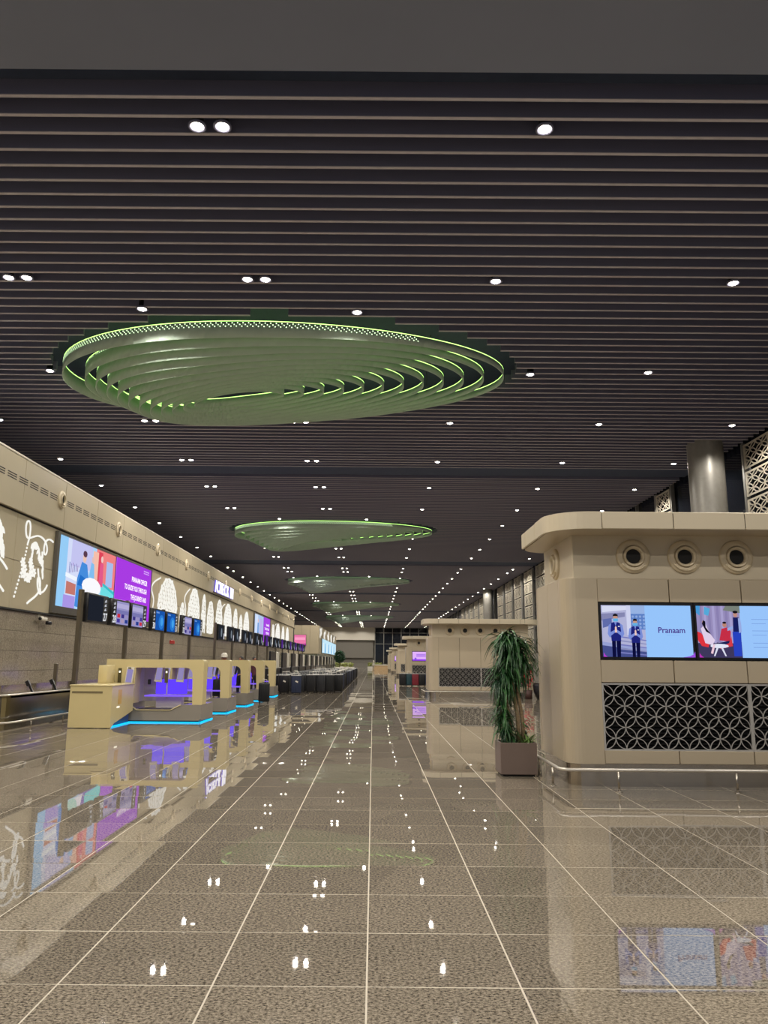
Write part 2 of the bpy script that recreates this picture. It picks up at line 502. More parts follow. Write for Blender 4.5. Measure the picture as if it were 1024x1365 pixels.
# ---- carved screens on the right wall
def lattice(mb, nx, nz, r, wid, dep, m=0, seg=20):
    """four-petal lattice of overlapping circles, clipped to nx*r by nz*r, in the XZ plane, front at y=0"""
    W, H = nx * r, nz * r
    for i in range(-1, nx + 2):
        for j in range(-1, nz + 2):
            if (i + j) % 2 == 0: continue
            cx, cz = i * r, j * r
            for k in range(seg):
                a0, a1 = 2 * PI * k / seg, 2 * PI * (k + 1) / seg
                am = (a0 + a1) / 2
                mx, mz = cx + r * math.cos(am), cz + r * math.sin(am)
                if not (0 <= mx <= W and 0 <= mz <= H): continue
                ri, ro = r - wid / 2, r + wid / 2
                P = []
                for (rr, a) in ((ri, a0), (ro, a0), (ro, a1), (ri, a1)):
                    P.append((min(max(cx + rr * math.cos(a), 0), W), min(max(cz + rr * math.sin(a), 0), H)))
                vs = [(p[0], 0, p[1]) for p in P] + [(p[0], dep, p[1]) for p in P]
                mb.add(vs, [(0, 1, 2, 3), (0, 3, 7, 4), (1, 5, 6, 2)], m)
    return mb

jp = MB()
lattice(jp, 4, 4, 0.225, 0.036, 0.015, 0, 14)
jp.box(-0.05, 0.95, 0, 0.03, -0.05, 0.02).box(-0.05, 0.95, 0, 0.03, 0.88, 0.95).box(-0.05, 0.02, 0, 0.03, 0.02, 0.88).box(0.88, 0.95, 0, 0.03, 0.02, 0.88)
jali_me = jp.mesh('jali_panel', M_JALI, fix=False)
strips = [(29.0, 2.3), (39.4, 2.1)] + [(69.5 + 5.75 * k, 3.9) for k in range(5)] + [(103.5 + 5.75 * k, 3.9) for k in range(6)]
for si, (ys, wd) in enumerate(strips):
    lab = 'tall pale carved screen on the right wall, %s from the camera' % ordw(si)
    t = thing('carved_screen', lab, 'screen', (WALL_R, ys, 2.6), 0, 'carved screens on the right wall')
    n = 7
    ph = 1.17
    MB().box(0.0, 0.18, -0.16, 0.0, 0, n * ph).build('upright', M_MULL, t)
    MB().box(0.0, 0.18, wd, wd + 0.16, 0, n * ph).build('upright', M_MULL, t)
    cols = 1 if wd < 3 else 2
    pw = wd / cols
    for cc in range(cols):
        for k in range(n):
            o = inst('jali_panel', jali_me, t, (0.02, cc * pw + pw * 0.5 + 0.94 * pw / 1.02 * 0.5 - 0.03, k * ph + 0.09), (0, 0, R(-90)),
                     (pw * 0.94 / 1.02, 1, 1.06 / 1.02))
# big round columns
for (cx, cy, rr, lab) in ((14.05, 31.6, 0.72, 'large round grey column beside the nearest carved screen'),
                          (14.6, 98.6, 0.62, 'round grey column between carved screens far along the right wall')):
    t = thing('round_column', lab, 'column', (cx, cy, 0))
    MB().lathe([(rr, 0), (rr, 5.3)], n=28).build('column_casing', mat('column_grey', (150, 147, 140), 0.4, metal=0.3), t)
    MB().lathe([(rr * 0.985, 5.3), (rr * 0.985, 5.33)], n=28).build('casing_joint', M_CORE, t)
    MB().lathe([(rr, 5.33), (rr, 11.7)], n=28).build('column_casing', mat('column_grey', (150, 147, 140), 0.4, metal=0.3), t)

# ================================================================== CEILING FIXTURES
M_LED = emit((190, 255, 130), 3.0)
M_LED_DIM = emit((190, 235, 170), 0.55)
M_DOT = emit((225, 255, 200), 2.5)
rng0 = random.Random(2)
def make_sculpture():
    t = thing('ceiling_sculpture', 'large oval green ceiling sculpture of nested hanging fins, nearest to the camera', 'ceiling sculpture',
              (-2.88, 23.5, CEIL), 0, 'oval fin sculptures along the ceiling')
    NR = 12
    for i in range(NR):
        xr = 7.0 - 0.64 * i
        xl = -7.0 + (0.70 + 0.34 * (i - 1) if i else 0)
        hd = 3.8 - 0.30 * i
        cxm, rx = (xl + xr) / 2, (xr - xl) / 2
        def prof(x):
            f = min(1.0, max(0.0, (xr - x) / 8.5))
            f = f * f * (3 - 2 * f)
            zt = -0.03 - i * (0.050 + 0.105 * f)
            return zt - 0.22 - 0.26 * f, zt
        def pos(a):
            return cxm + rx * math.cos(a), hd * math.sin(a) * (1 - 0.10 * math.cos(a))
        N, th = 96, 0.02
        mb = MB(); led = MB()
        vs = []
        for k in range(N):
            x, yv = pos(2 * PI * k / N)
            vs.append((x, yv) + prof(x))
        for k in range(N):
            k2 = (k + 1) % N
            a, b = vs[k], vs[k2]
            def inn(p):
                d = Vector((cxm - p[0], -p[1])).normalized() * th
                return (p[0] + d.x, p[1] + d.y)
            ai, bi = inn(a), inn(b)
            mb.add([(a[0], a[1], a[2]), (b[0], b[1], b[2]), (b[0], b[1], b[3]), (a[0], a[1], a[3]),
                    (ai[0], ai[1], a[2]), (bi[0], bi[1], b[2]), (bi[0], bi[1], b[3]), (ai[0], ai[1], a[3])],
                   [(0, 1, 2, 3), (5, 4, 7, 6), (1, 0, 4, 5), (3, 2, 6, 7)], 0, True)
            led.add([(a[0], a[1], a[3]), (b[0], b[1], b[3]), (bi[0], bi[1], b[3]), (ai[0], ai[1], a[3]),
                     (a[0], a[1], a[3] + 0.022), (b[0], b[1], b[3] + 0.022), (bi[0], bi[1], b[3] + 0.022), (ai[0], ai[1], a[3] + 0.022)],
                    [(0, 1, 5, 4), (2, 3, 7, 6), (4, 5, 6, 7)], 0)
        fin = mb.build('fin', M_FIN, t, fix=False)
        tag(led.build('light_strip', M_LED, fin, fix=False), 'glowing green light strip along the top edge')
        if i < 8:
            dots = MB()
            n_d = int(90 - 6 * i)
            for k in range(n_d):
                ang = PI + PI * (0.08 + 0.62 * k / n_d)
                if i and rng0.random() < 0.35: continue
                for row in range(3 if i == 0 else 1):
                    x, yv = pos(ang + 0.4 * row * 0.62 * PI / n_d)
                    zb, zt = prof(x)
                    nx, ny = math.cos(ang) / rx, math.sin(ang) / hd
                    L_ = math.hypot(nx, ny); nx /= L_; ny /= L_
                    tx, ty = -ny, nx
                    q = 0.013
                    z = zt - 0.045 - 0.05 * row
                    bx, by = x + nx * 0.008, yv + ny * 0.008
                    dots.add([(bx - tx * q, by - ty * q, z - q), (bx + tx * q, by + ty * q, z - q), (bx + tx * q, by + ty * q, z + q), (bx - tx * q, by - ty * q, z + q)], [(0, 1, 2, 3)])
            tag(dots.build('pinhole_lights', M_DOT, fin, fix=False), kind='stuff')
    for (hx_, hy_) in ((-5, 1.2), (-5, -1.2), (0, 1.6), (0, -1.6), (4.6, 0.9), (4.6, -0.9)):
        MB().tube([(hx_, hy_, -0.1), (hx_, hy_, 0.9)], 0.012, 6).build('suspension_rod', M_BLACKP, t)
    return t
sc0 = make_sculpture()
for k in range(1, 5):
    copy_tree(sc0, (OVALS[k][0], OVALS[k][1], CEIL),
              ['second oval green ceiling sculpture from the camera', 'third oval ceiling sculpture from the camera, smaller in view',
               'fourth oval ceiling sculpture from the camera, far down the hall', 'farthest oval ceiling sculpture, near the end of the hall'][k - 1])
for o in [q for q in col.objects if q.name.startswith('ceiling_sculpture')][2:]:
    for fin in o.children:
        for st in fin.children:
            st.data = st.data.copy(); st.data.materials[0] = M_LED_DIM      # weaker glow given to far strips and pinholes, to look fainter


ring_dl = MB().lathe([(0.155, 0.03), (0.16, -0.012), (0.135, -0.02), (0.11, 0.0), (0.105, 0.06)], n=16).mesh('trim_ring', M_SLAT_SHADE)
lens_dl = MB().lathe([(0.0001, -0.042), (0.045, -0.038), (0.075, -0.026), (0.092, -0.006), (0.104, 0.01)], n=16).mesh('lens', M_LENS)
can_dl = MB().lathe([(0.12, 0.05), (0.12, 0.28), (0.0001, 0.28)], n=12).mesh('housing', M_BLACKP)
spot = bpy.data.lights.new('downlight_lamp', 'SPOT')
spot.energy = LAMP_WATTS; spot.color = LAMP_COLOR
spot.spot_size = R(158); spot.spot_blend = 0.35; spot.shadow_soft_size = 0.08
def downlight(x, y, label, lamp=True):
    t = thing('downlight', label, 'light', (x, y, CEIL - 0.02), 0, 'round downlights in the ceiling')
    inst('trim_ring', ring_dl, t); inst('lens', lens_dl, t); inst('housing', can_dl, t)
    if lamp:
        o = bpy.data.objects.new('downlight_lamp', spot); col.objects.link(o)
        o.parent = t; o.location = (0, 0, -0.14)
COLS = [(-14.6, 0), (-8.75, 1), (-2.92, 1), (2.92, 0), (8.72, 0), (13.9, 0)]
COLN = ['first lengthwise row beside the left wall', 'second lengthwise row from the left wall', 'third lengthwise row from the left wall',
        'fourth lengthwise row, right of hall centre', 'fifth lengthwise row, above the kiosks', 'last lengthwise row by the right wall']
def in_oval(x, y):
    return any(((x - ox) / (a + 0.4)) ** 2 + ((y - oy) / (b + 0.4)) ** 2 < 1 for ox, oy, a, b in OVALS)
row = 0
for k in range(-3, 36):  # negative rows: unseen downlights over the camera, added to light floor and kiosk
    yy = 11.9 + 5.66 * k
    yy = 11.2 + 0.455 * (round((yy - 11.2 - 0.23) / 0.455)) + 0.2275   # sits between two baffles
    if yy > HALL_END - 3.5: break
    if any(g0 - 0.3 < yy < g1 + 0.3 for g0, g1 in GAPS[1:]):
        yy += 2.275
    for ci, (cx, twin) in enumerate(COLS):
        for dx in ((-0.22, 0.22) if twin else (0.0,)):
            if in_oval(cx + dx, yy): continue
            side = 'round downlight' if not twin else ('left lamp of a pair' if dx < 0 else 'right lamp of a pair')
            lab = ('%s, %s, %s unseen before the baffles' % (side, COLN[ci], ordw(-1 - k))) if k < 0 else ('%s, %s, %s from camera' % (side, COLN[ci], ordw(k)))
            downlight(cx + dx, yy, lab, lamp=(not twin or dx < 0 or k % 2 == 0))
for (ax, ay, lab) in ((-6.2, 19.0, 'bright downlight at the left front rim of the nearest oval sculpture'),
                      (-0.5, 19.1, 'bright downlight at the middle front rim of the nearest oval sculpture'),
                      (5.0, 23.5, 'round downlight just right of the nearest oval sculpture'),
                      (-10.5, 23.5, 'round downlight just left of the nearest oval sculpture')):
    downlight(ax, ay, lab)
for k in range(1, 5):
    oy = OVALS[k][1]
    nm = ['second', 'third', 'fourth', 'farthest'][k - 1]
    downlight(-6.2, oy - 4.5, 'downlight at the left front rim of the %s oval sculpture' % nm)
    downlight(-0.5, oy - 4.5, 'downlight at the middle front rim of the %s oval sculpture' % nm)

# ================================================================== KIOSKS ON THE RIGHT
def rrect(x0, x1, y0, y1, r, seg=8):
    P = []
    for (cx, cy, a0) in ((x1 - r, y1 - r, 0), (x0 + r, y1 - r, 90), (x0 + r, y0 + r, 180), (x1 - r, y0 + r, 270)):
        for k in range(seg + 1):
            a = R(a0 + 90 * k / seg)
            P.append((cx + r * math.cos(a), cy + r * math.sin(a)))
    return P

KW, KD = 5.1, 2.05
GR = 0.1434
gl = MB(); lattice(gl, 14, 6, GR, 0.0095, 0.016, 0, 24)
grille_me = gl.mesh('lattice', M_LATT, fix=False)
gf = MB()
gw, gh = 14 * GR, 6 * GR
gf.box(-0.022, gw + 0.022, -0.006, 0.02, -0.022, 0).box(-0.022, gw + 0.022, -0.006, 0.02, gh, gh + 0.022).box(-0.022, 0, -0.006, 0.02, 0, gh).box(gw, gw + 0.022, -0.006, 0.02, 0, gh)
grille_frame_me = gf.mesh('grille', M_LATT)
lv = MB()
for k in range(18):
    lv.obox((gw / 2, 0.10, 0.025 + k * gh / 18), (gw, 0.05, 0.006), (R(35), 0, 0))
back_me = MB().box(0, gw, 0.135, 0.14, 0, gh).mesh('grille_backing', M_BLACK)
louver_me = lv.mesh('louver_blades', mat('louver_dark', (26, 26, 28), 0.4), fix=False)
noz_ring = MB().lathe([(0.245, 0.0), (0.245, -0.02), (0.235, -0.035), (0.165, -0.05), (0.160, -0.045), (0.152, -0.02), (0.150, 0.0)], axis='Y', n=28).mesh('nozzle', M_RING)
noz_lip = MB().lathe([(0.152, -0.012), (0.148, -0.075), (0.138, -0.08), (0.112, -0.05), (0.106, -0.02), (0.106, 0.0)], axis='Y', n=24).mesh('nozzle_lip', M_RING)
noz_hole = MB().lathe([(0.110, -0.022), (0.0001, -0.022)], axis='Y', n=20).mesh('nozzle_throat', M_BLACK)
arc = MB()
arc.tube([(0.20 * math.cos(R(a)), -0.052, 0.20 * math.sin(R(a))) for a in range(212, 329, 9)], 0.014, 6)
noz_arc = arc.mesh('nozzle_handle', M_RING)
def nozzle(parent, loc, rz=0.0, s=1.0):
    n = inst('nozzle', noz_ring, parent, loc, (0, 0, rz), (s, s, s))
    inst('nozzle_lip', noz_lip, n); inst('nozzle_throat', noz_hole, n); inst('nozzle_handle', noz_arc, n)
    return n

def kiosk(y0, label, screens=(), full_panels=True, grilles=2, side_nozzle=True):
    """x from 0 to KW, front face at y=0 (faces the camera)"""
    t = thing('service_kiosk', label, 'kiosk', (2.68, y0, 0), 0, 'beige kiosks along the right side')
    MB().prism(rrect(0.06, KW - 0.06, 0.06, KD - 0.06, 0.3), 0.0, 0.305).build('plinth', M_STEELD, t)
    MB().prism(rrect(0.025, KW - 0.025, 0.16, KD - 0.025, 0.2), 0.305, 2.83).build('core', M_CORE, t)
    # rounded corner posts, front left / front right, with side panels
    def corner(xa, flip):
        P = []
        r_ = 0.24
        for k in range(9):
            a = R(180 + 90 * k / 8)
            P.append((r_ + r_ * math.cos(a), r_ + r_ * math.sin(a)))
        P.append((0.50, 0.0)); P.append((0.50, 0.04)); P.append((r_, 0.04))
        for k in range(7, -1, -1):
            a = R(180 + 90 * k / 8)
            P.append((r_ + (r_ - 0.04) * math.cos(a), r_ + (r_ - 0.04) * math.sin(a)))
        if flip: P = [(KW - p[0], p[1]) for p in P]
        return MB().prism(P, 0.30, 2.84, smooth=False)
    corner(0, False).build('corner_panel', M_KIOSK, t)
    corner(0, True).build('corner_panel', M_KIOSK, t)
    for xs in (0.0, KW - 0.04):
        yy = 0.245
        while yy < KD - 0.36:
            MB().rbox(xs, xs + 0.04, yy + 0.004, min(yy + 0.68, KD - 0.35) - 0.004, 0.30, 2.84, 0.006, 1).build('side_panel', M_KIOSK, t)
            yy += 0.68
    for k in range(2):
        P = []
        for q in range(9):
            a = R(90 + 90 * q / 8)
            P.append((0.34 + 0.34 * math.cos(a), KD - 0.34 + 0.34 * math.sin(a)))
        P2 = [(0.34 + 0.30 * math.cos(R(90 + 90 * q / 8)), KD - 0.34 + 0.30 * math.sin(R(90 + 90 * q / 8))) for q in range(8, -1, -1)]
        P = P + P2
        if k: P = [(KW - p[0], p[1]) for p in P]
        MB().prism(P, 0.30, 2.84).build('corner_panel', M_KIOSK, t)
    MB().box(0.345, KW - 0.345, KD - 0.04, KD, 0.30, 2.84).build('back_panel', M_KIOSK, t)
    # front panels
    xs = [0.50, 1.525, 2.55, 3.575, KW - 0.50]
    def row_(z0, z1, edges):
        for a, b in zip(edges[:-1], edges[1:]):
            MB().rbox(a + 0.006, b - 0.006, 0.0, 0.04, z0 + 0.005, z1 - 0.005, 0.006, 1).build('front_panel', M_KIOSK, t)
    row_(0.30, 0.485, xs)
    if full_panels:
        row_(1.385, 2.84, xs)
    else:
        row_(2.50, 2.84, xs)
        row_(1.385, 1.70, xs)
        if len(screens) * 1.34 < KW - 1.2:
            row_(1.70, 2.50, [0.5 + 1.34 * len(screens), KW - 0.5])
    gx = 0.525
    for g in range(grilles):
        fr = inst('grille', grille_frame_me, t, (gx, 0.01, 0.4975))
        inst('lattice', grille_me, fr); inst('grille_backing', back_me, fr); inst('louver_blades', louver_me, fr)
        wv = gw + 0.045
        gx += wv
        if gx + gw > KW - 0.45: break
    if gx < KW - 0.7:
        MB().rbox(gx, KW - 0.505, 0.0, 0.04, 0.49, 1.38, 0.006, 1).build('front_panel', M_KIOSK, t)
    # recessed band with round air nozzles under an overhanging roof
    UB = MB().rbox(0.19, KW - 0.19, 0.10, KD - 0.12, 2.835, 3.50, 0.012, 1)
    UB.build('nozzle_band', M_ROOF, t)
    MB().prism(rrect(0.02, KW - 0.02, 0.02, KD - 0.02, 0.32), 2.825, 2.845).build('ledge', M_KIOSK, t)
    for k in range(5):
        nozzle(t, (KW / 2 + (k - 2) * 0.745 + 0.01, 0.10, 3.17))
    if side_nozzle:
        nozzle(t, (0.19, 1.1, 3.17), R(-90))
    # roof slab in fascia sections
    out = rrect(-0.26, KW + 0.26, -0.52, KD + 0.02, 0.55, 10)
    MB().prism(rrect(-0.25, KW + 0.25, -0.51, KD + 0.01, 0.54, 10), 3.495, 3.69).build('roof_core', M_CORE, t)
    MB().prism(rrect(-0.2, KW + 0.2, -0.46, KD - 0.04, 0.5, 10), 3.475, 3.495).build('soffit', M_KIOSK, t)
    seams = [0.46 + 0.99 * k for k in range(5)] + [KW - 0.46]
    def arcpts(x_from_left, flip):
        P = []
        rO = 0.55; cx, cy = -0.26 + rO, -0.52 + rO
        P.append((-0.26, cy + 0.45)); 
        for k in range(11):
            a = R(180 + 90 * k / 10); P.append((cx + rO * math.cos(a), cy + rO * math.sin(a)))
        P.append((seams[0] - 0.005, -0.52)); P.append((seams[0] - 0.005, -0.48)); P.append((cx, -0.48))
        for k in range(9, -1, -1):
            a = R(180 + 90 * k / 10); P.append((cx + (rO - 0.04) * math.cos(a), cy + (rO - 0.04) * math.sin(a)))
        P.append((-0.22, cy + 0.45))
        return [(KW - p[0], p[1]) for p in P] if flip else P
    MB().prism(arcpts(0, False), 3.47, 3.71).build('fascia', M_ROOF, t)
    def arcR():
        return arcpts(0, True)
    MB().prism(arcR(), 3.47, 3.71).build('fascia', M_ROOF, t)
    for a, b in zip(seams[:-1], seams[1:]):
        MB().rbox(a + 0.005, b - 0.005, -0.52, -0.48, 3.47, 3.71, 0.008, 1).build('fascia', M_ROOF, t)
    for xs_ in (-0.26, KW + 0.22):
        MB().rbox(xs_, xs_ + 0.04, 0.49, 1.22, 3.47, 3.71, 0.008, 1).build('fascia', M_ROOF, t)
        MB().rbox(xs_, xs_ + 0.04, 1.23, KD - 0.52, 3.47, 3.71, 0.008, 1).build('fascia', M_ROOF, t)
    MB().prism(rrect(-0.24, KW + 0.24, -0.5, KD + 0.0, 0.53, 10), 3.69, 3.705).build('roof_top', M_ROOF, t)
    for si, pic in enumerate(screens):
        x0 = 0.51 + si * 1.345
        fr = MB()
        fr.box(0, 1.335, 0, 0.05, 0, 0.035).box(0, 1.335, 0, 0.05, 0.755, 0.79).box(0, 0.03, 0, 0.05, 0.035, 0.755).box(1.305, 1.335, 0, 0.05, 0.035, 0.755)
        fr.box(0.03, 1.305, 0.02, 0.05, 0.035, 0.755)
        f = fr.build('display', M_BLACKP, t, loc=(x0, -0.005, 1.705))
        pic(f)
    return t

def man(layers, x, y, s, face=(196, 150, 130), vest=(30, 36, 120), shirt=(120, 140, 215), trousers=(12, 14, 60), mask=True):
    """a standing attendant with folded hands, as drawn on a screen; s = height"""
    def Q(pts): return [(x + a * s, y + b * s) for a, b in pts]
    layers += [(trousers, Q([(-0.10, 0), (-0.02, 0), (-0.01, 0.36), (-0.10, 0.42)])), (trousers, Q([(0.01, 0), (0.09, 0), (0.11, 0.42), (0.0, 0.36)])),
               (shirt, Q([(-0.19, 0.52), (-0.15, 0.44), (0.15, 0.44), (0.19, 0.52), (0.16, 0.72), (0.06, 0.79), (-0.06, 0.79), (-0.16, 0.72)])),
               (vest, Q([(-0.11, 0.36), (0.11, 0.36), (0.12, 0.60), (0.10, 0.77), (0.03, 0.79), (0, 0.70), (-0.03, 0.79), (-0.10, 0.77), (-0.12, 0.60)])),
               (shirt, Q([(-0.19, 0.52), (-0.15, 0.45), (-0.01, 0.56), (-0.01, 0.62)])), (shirt, Q([(0.19, 0.52), (0.15, 0.45), (0.01, 0.56), (0.01, 0.62)])),
               ((236, 200, 190), Q([(-0.025, 0.55), (0.025, 0.55), (0.02, 0.67), (0, 0.70), (-0.02, 0.67)])),
               (face, Q(ell(0, 0.88, 0.055, 0.075))), ((20, 18, 24), Q([(-0.06, 0.89), (-0.055, 0.96), (0, 0.985), (0.055, 0.96), (0.06, 0.89), (0.05, 0.925), (-0.05, 0.925)]))]
    if mask: layers.append(((96, 176, 226), Q([(-0.055, 0.80), (0.055, 0.80), (0.058, 0.87), (-0.058, 0.87)])))
    layers.append(((230, 232, 245), Q([(0.05, 0.68), (0.09, 0.68), (0.09, 0.70), (0.05, 0.70)])))

def pic_greeting(f):
    L = [((150, 196, 250), rect(0, 0, 1.275, 0.72))]
    L += [((176, 178, 214), rect(0, 0, 0.62, 0.72)), ((132, 134, 176), [(0, 0.5), (0.34, 0.56), (0.34, 0.62), (0, 0.6)]),
          ((214, 218, 240), [(0.02, 0.62), (0.4, 0.66), (0.4, 0.71), (0.02, 0.71)]), ((96, 108, 170), [(0.02, 0.40), (0.15, 0.44), (0.15, 0.54), (0.02, 0.52)]),
          ((206, 210, 238), rect(0.36, 0.3, 0.42, 0.72)), ((92, 128, 196), rect(0.42, 0.38, 0.62, 0.6)), ((150, 178, 226), rect(0.42, 0.6, 0.62, 0.72)),
          ((70, 80, 140), [(0.0, 0.0), (0.62, 0.0), (0.62, 0.12), (0.0, 0.2)]), ((150, 160, 210), [(0.0, 0.16), (0.62, 0.08), (0.62, 0.12), (0.0, 0.21)])]
    for k in range(5):
        L.append(((120 + 20 * (k % 2), 124 + 20 * (k % 2), 190), [(0.24, 0.05 + 0.055 * k), (0.62, 0.02 + 0.05 * k), (0.62, 0.035 + 0.05 * k), (0.24, 0.07 + 0.055 * k)]))
    for k in range(4):
        for j in range(4):
            L.append(((140, 168, 220), ell(0.445 + 0.05 * k, 0.41 + 0.05 * j, 0.018, 0.018, 6)))
    man(L, 0.19, 0.0, 0.61); man(L, 0.46, 0.0, 0.54)
    L += [((190, 60, 210), [(0, 0), (0.05, 0), (0.02, 0.02), (0, 0.06)]), ((150, 80, 220), [(1.275, 0), (1.1, 0), (1.2, 0.015), (1.25, 0.04), (1.275, 0.08)])]
    p = picture('screen_picture', L, f, (0.03, 0.018, 0.035), FACE_CAM)
    me = text_mesh('Pranaam', 0.112, emit((74, 52, 140)), offset=0.002, name='screen_lettering')
    o = inst('screen_lettering', me, f, (0.80, 0.018 - 0.05, 0.37), FACE_CAM)
    o.location.y = 0.018 - 0.0012 * len(L) - 0.002
    inst('screen_lettering', MB().box(0.0, 0.18, 0, 0.004, 0, 0.002).mesh('screen_lettering', emit((110, 150, 220))), f, (0.92, o.location.y, 0.335))

def pic_lounge(f):
    L = [((152, 196, 250), rect(0, 0, 1.275, 0.72)), ((150, 140, 186), rect(0, 0, 0.62, 0.72)), ((62, 56, 92), [(0, 0), (0.62, 0), (0.62, 0.22), (0, 0.2)])]
    for k in range(9):
        L.append(((166, 158, 204) if k % 2 else (138, 128, 176), rect(0.05 + 0.06 * k, 0.2, 0.085 + 0.06 * k, 0.72)))
    L += [((70, 150, 210), [(0.0, 0.62), (0.05, 0.58), (0.06, 0.72), (0, 0.72)]), ((84, 168, 216), [(0.11, 0.6), (0.17, 0.58), (0.2, 0.68), (0.12, 0.71)]),
          ((120, 128, 120), [(0.38, 0.66), (0.62, 0.62), (0.62, 0.72), (0.42, 0.72)]),
          ((220, 52, 62), [(0.0, 0.36), (0.05, 0.34), (0.16, 0.2), (0.14, 0.14), (0.05, 0.16), (0.0, 0.24)]),
          ((222, 206, 232), [(0.05, 0.40), (0.12, 0.47), (0.17, 0.34), (0.24, 0.24), (0.2, 0.17), (0.10, 0.2)]),
          ((200, 150, 140), ell(0.095, 0.485, 0.022, 0.03)), ((22, 20, 32), [(0.07, 0.47), (0.09, 0.52), (0.12, 0.5), (0.12, 0.42), (0.19, 0.32), (0.12, 0.36)]),
          ((196, 46, 70), [(0.30, 0.24), (0.34, 0.40), (0.42, 0.42), (0.47, 0.36), (0.45, 0.22)]), ((24, 34, 84), [(0.28, 0.2), (0.46, 0.24), (0.45, 0.15), (0.3, 0.13)]),
          ((188, 132, 116), ell(0.385, 0.455, 0.03, 0.035)), ((26, 22, 30), ell(0.385, 0.485, 0.028, 0.015)), ((210, 60, 72), [(0.43, 0.2), (0.47, 0.3), (0.48, 0.16), (0.3, 0.12), (0.3, 0.15)]),
          ((40, 66, 190), [(0.49, 0.02), (0.60, 0.02), (0.61, 0.36), (0.49, 0.36)]), ((24, 30, 92), [(0.50, 0.36), (0.60, 0.36), (0.59, 0.56), (0.51, 0.56)]),
          ((150, 170, 226), [(0.42, 0.37), (0.5, 0.4), (0.5, 0.44), (0.42, 0.41)]), ((150, 170, 226), [(0.58, 0.34), (0.63, 0.36), (0.61, 0.54), (0.58, 0.55)]),
          ((190, 140, 126), ell(0.545, 0.6, 0.03, 0.04)), ((22, 20, 28), ell(0.545, 0.635, 0.036, 0.02)),
          ((226, 230, 246), ell(0.29, 0.16, 0.13, 0.03)), ((220, 222, 240), [(0.2, 0.02), (0.22, 0.02), (0.28, 0.15), (0.25, 0.15)]), ((220, 222, 240), [(0.36, 0.02), (0.38, 0.02), (0.33, 0.15), (0.3, 0.15)]),
          ((236, 200, 216), [(0.16, 0.06), (0.2, 0.18), (0.23, 0.18), (0.19, 0.05)]), ((152, 196, 250), [(0.615, 0), (1.275, 0), (1.275, 0.72), (0.615, 0.72)]),
          ((180, 50, 180), [(0, 0), (0.06, 0), (0.03, 0.02), (0, 0.06)])]
    for (yv, n) in ((0.53, 2), (0.37, 2), (0.2, 2)):
        for k in range(n):
            L.append(((112, 146, 214), rect(0.76, yv - 0.03 * k - (0.03 if k else 0), 1.16 - 0.2 * k, yv - 0.03 * k - (0.03 if k else 0) + 0.006)))
    picture('screen_picture', L, f, (0.03, 0.018, 0.035), FACE_CAM)

def pic_violet(f):
    L = [((226, 178, 252), rect(0, 0, 1.275, 0.72)), ((150, 70, 240), rect(0, 0, 1.275, 0.12)), ((206, 150, 246), rect(0.3, 0.3, 1.1, 0.56)),
         ((120, 90, 220), [(0.15, 0.1), (0.35, 0.1), (0.3, 0.24), (0.2, 0.24)]), ((150, 110, 226), rect(0.34, 0.36, 1.05, 0.40)), ((150, 110, 226), rect(0.34, 0.46, 1.05, 0.50))]
    picture('screen_picture', L, f, (0.03, 0.018, 0.035), FACE_CAM)

KY = [10.95, 38.0, 64.0, 90.0, 116.0, 142.0]
kiosk(KY[0], 'nearest beige kiosk with two lit screens above patterned metal grilles', (pic_greeting, pic_lounge), False, 2)
kiosk(KY[1], 'beige kiosk behind the tall potted plant, plain panels over grilles', (), True, 2)
kiosk(KY[2], 'beige kiosk with a violet screen above dark coloured suitcases', (pic_violet,), False, 2)
kiosk(KY[3], 'fourth beige kiosk from the camera along the right side', (), True, 2)
kiosk(KY[4], 'fifth beige kiosk from the camera along the right side', (pic_violet,), False, 2)
kiosk(KY[5], 'sixth beige kiosk from the camera, farthest on the right side', (), True, 2)

def guard_rail(x, y, path, posts, label, z=0.275, r=0.022):
    t = thing('guard_rail', label, 'rail', (x, y, 0), 0)
    MB().tube([(p[0], p[1], z) for p in path], r, 8).build('rail_bar', M_STEEL, t)
    for (px, py) in posts:
        m = MB().tube([(px, py, 0.0), (px, py, z - r * 0.5)], 0.016, 8)
        m.lathe([(0.0001, 0.008), (0.045, 0.008), (0.045, 0.0)], (px, py, 0), n=10)
        m.build('rail_post', M_STEELD, t)
    return t
for ki, lab in ((0, 'low steel guard rail around the nearest kiosk'), (1, 'low steel guard rail around the kiosk behind the plant'), (2, 'low steel guard rail around the kiosk with the violet screen')):
    guard_rail(2.68, KY[ki], [(-0.2, 2.3), (-0.2, -0.25), (-0.17, -0.36), (-0.10, -0.40), (5.2, -0.40), (5.28, -0.36), (5.3, -0.25), (5.3, 2.3)],
               [(-0.2, 2.0), (-0.2, 1.0), (-0.2, 0.1), (0.55, -0.40), (2.1, -0.40), (3.6, -0.40), (4.9, -0.40), (5.3, 0.8), (5.3, 2.0)], lab)
tag(MB().box(2.35, 9.5, 9.36, 9.40, -0.004, 0.0012).build('trim_1', mat('metal_strip', (226, 216, 196), 0.3, metal=0.5)), 'thin bright metal strip in the floor before the nearest kiosk', kind='structure')

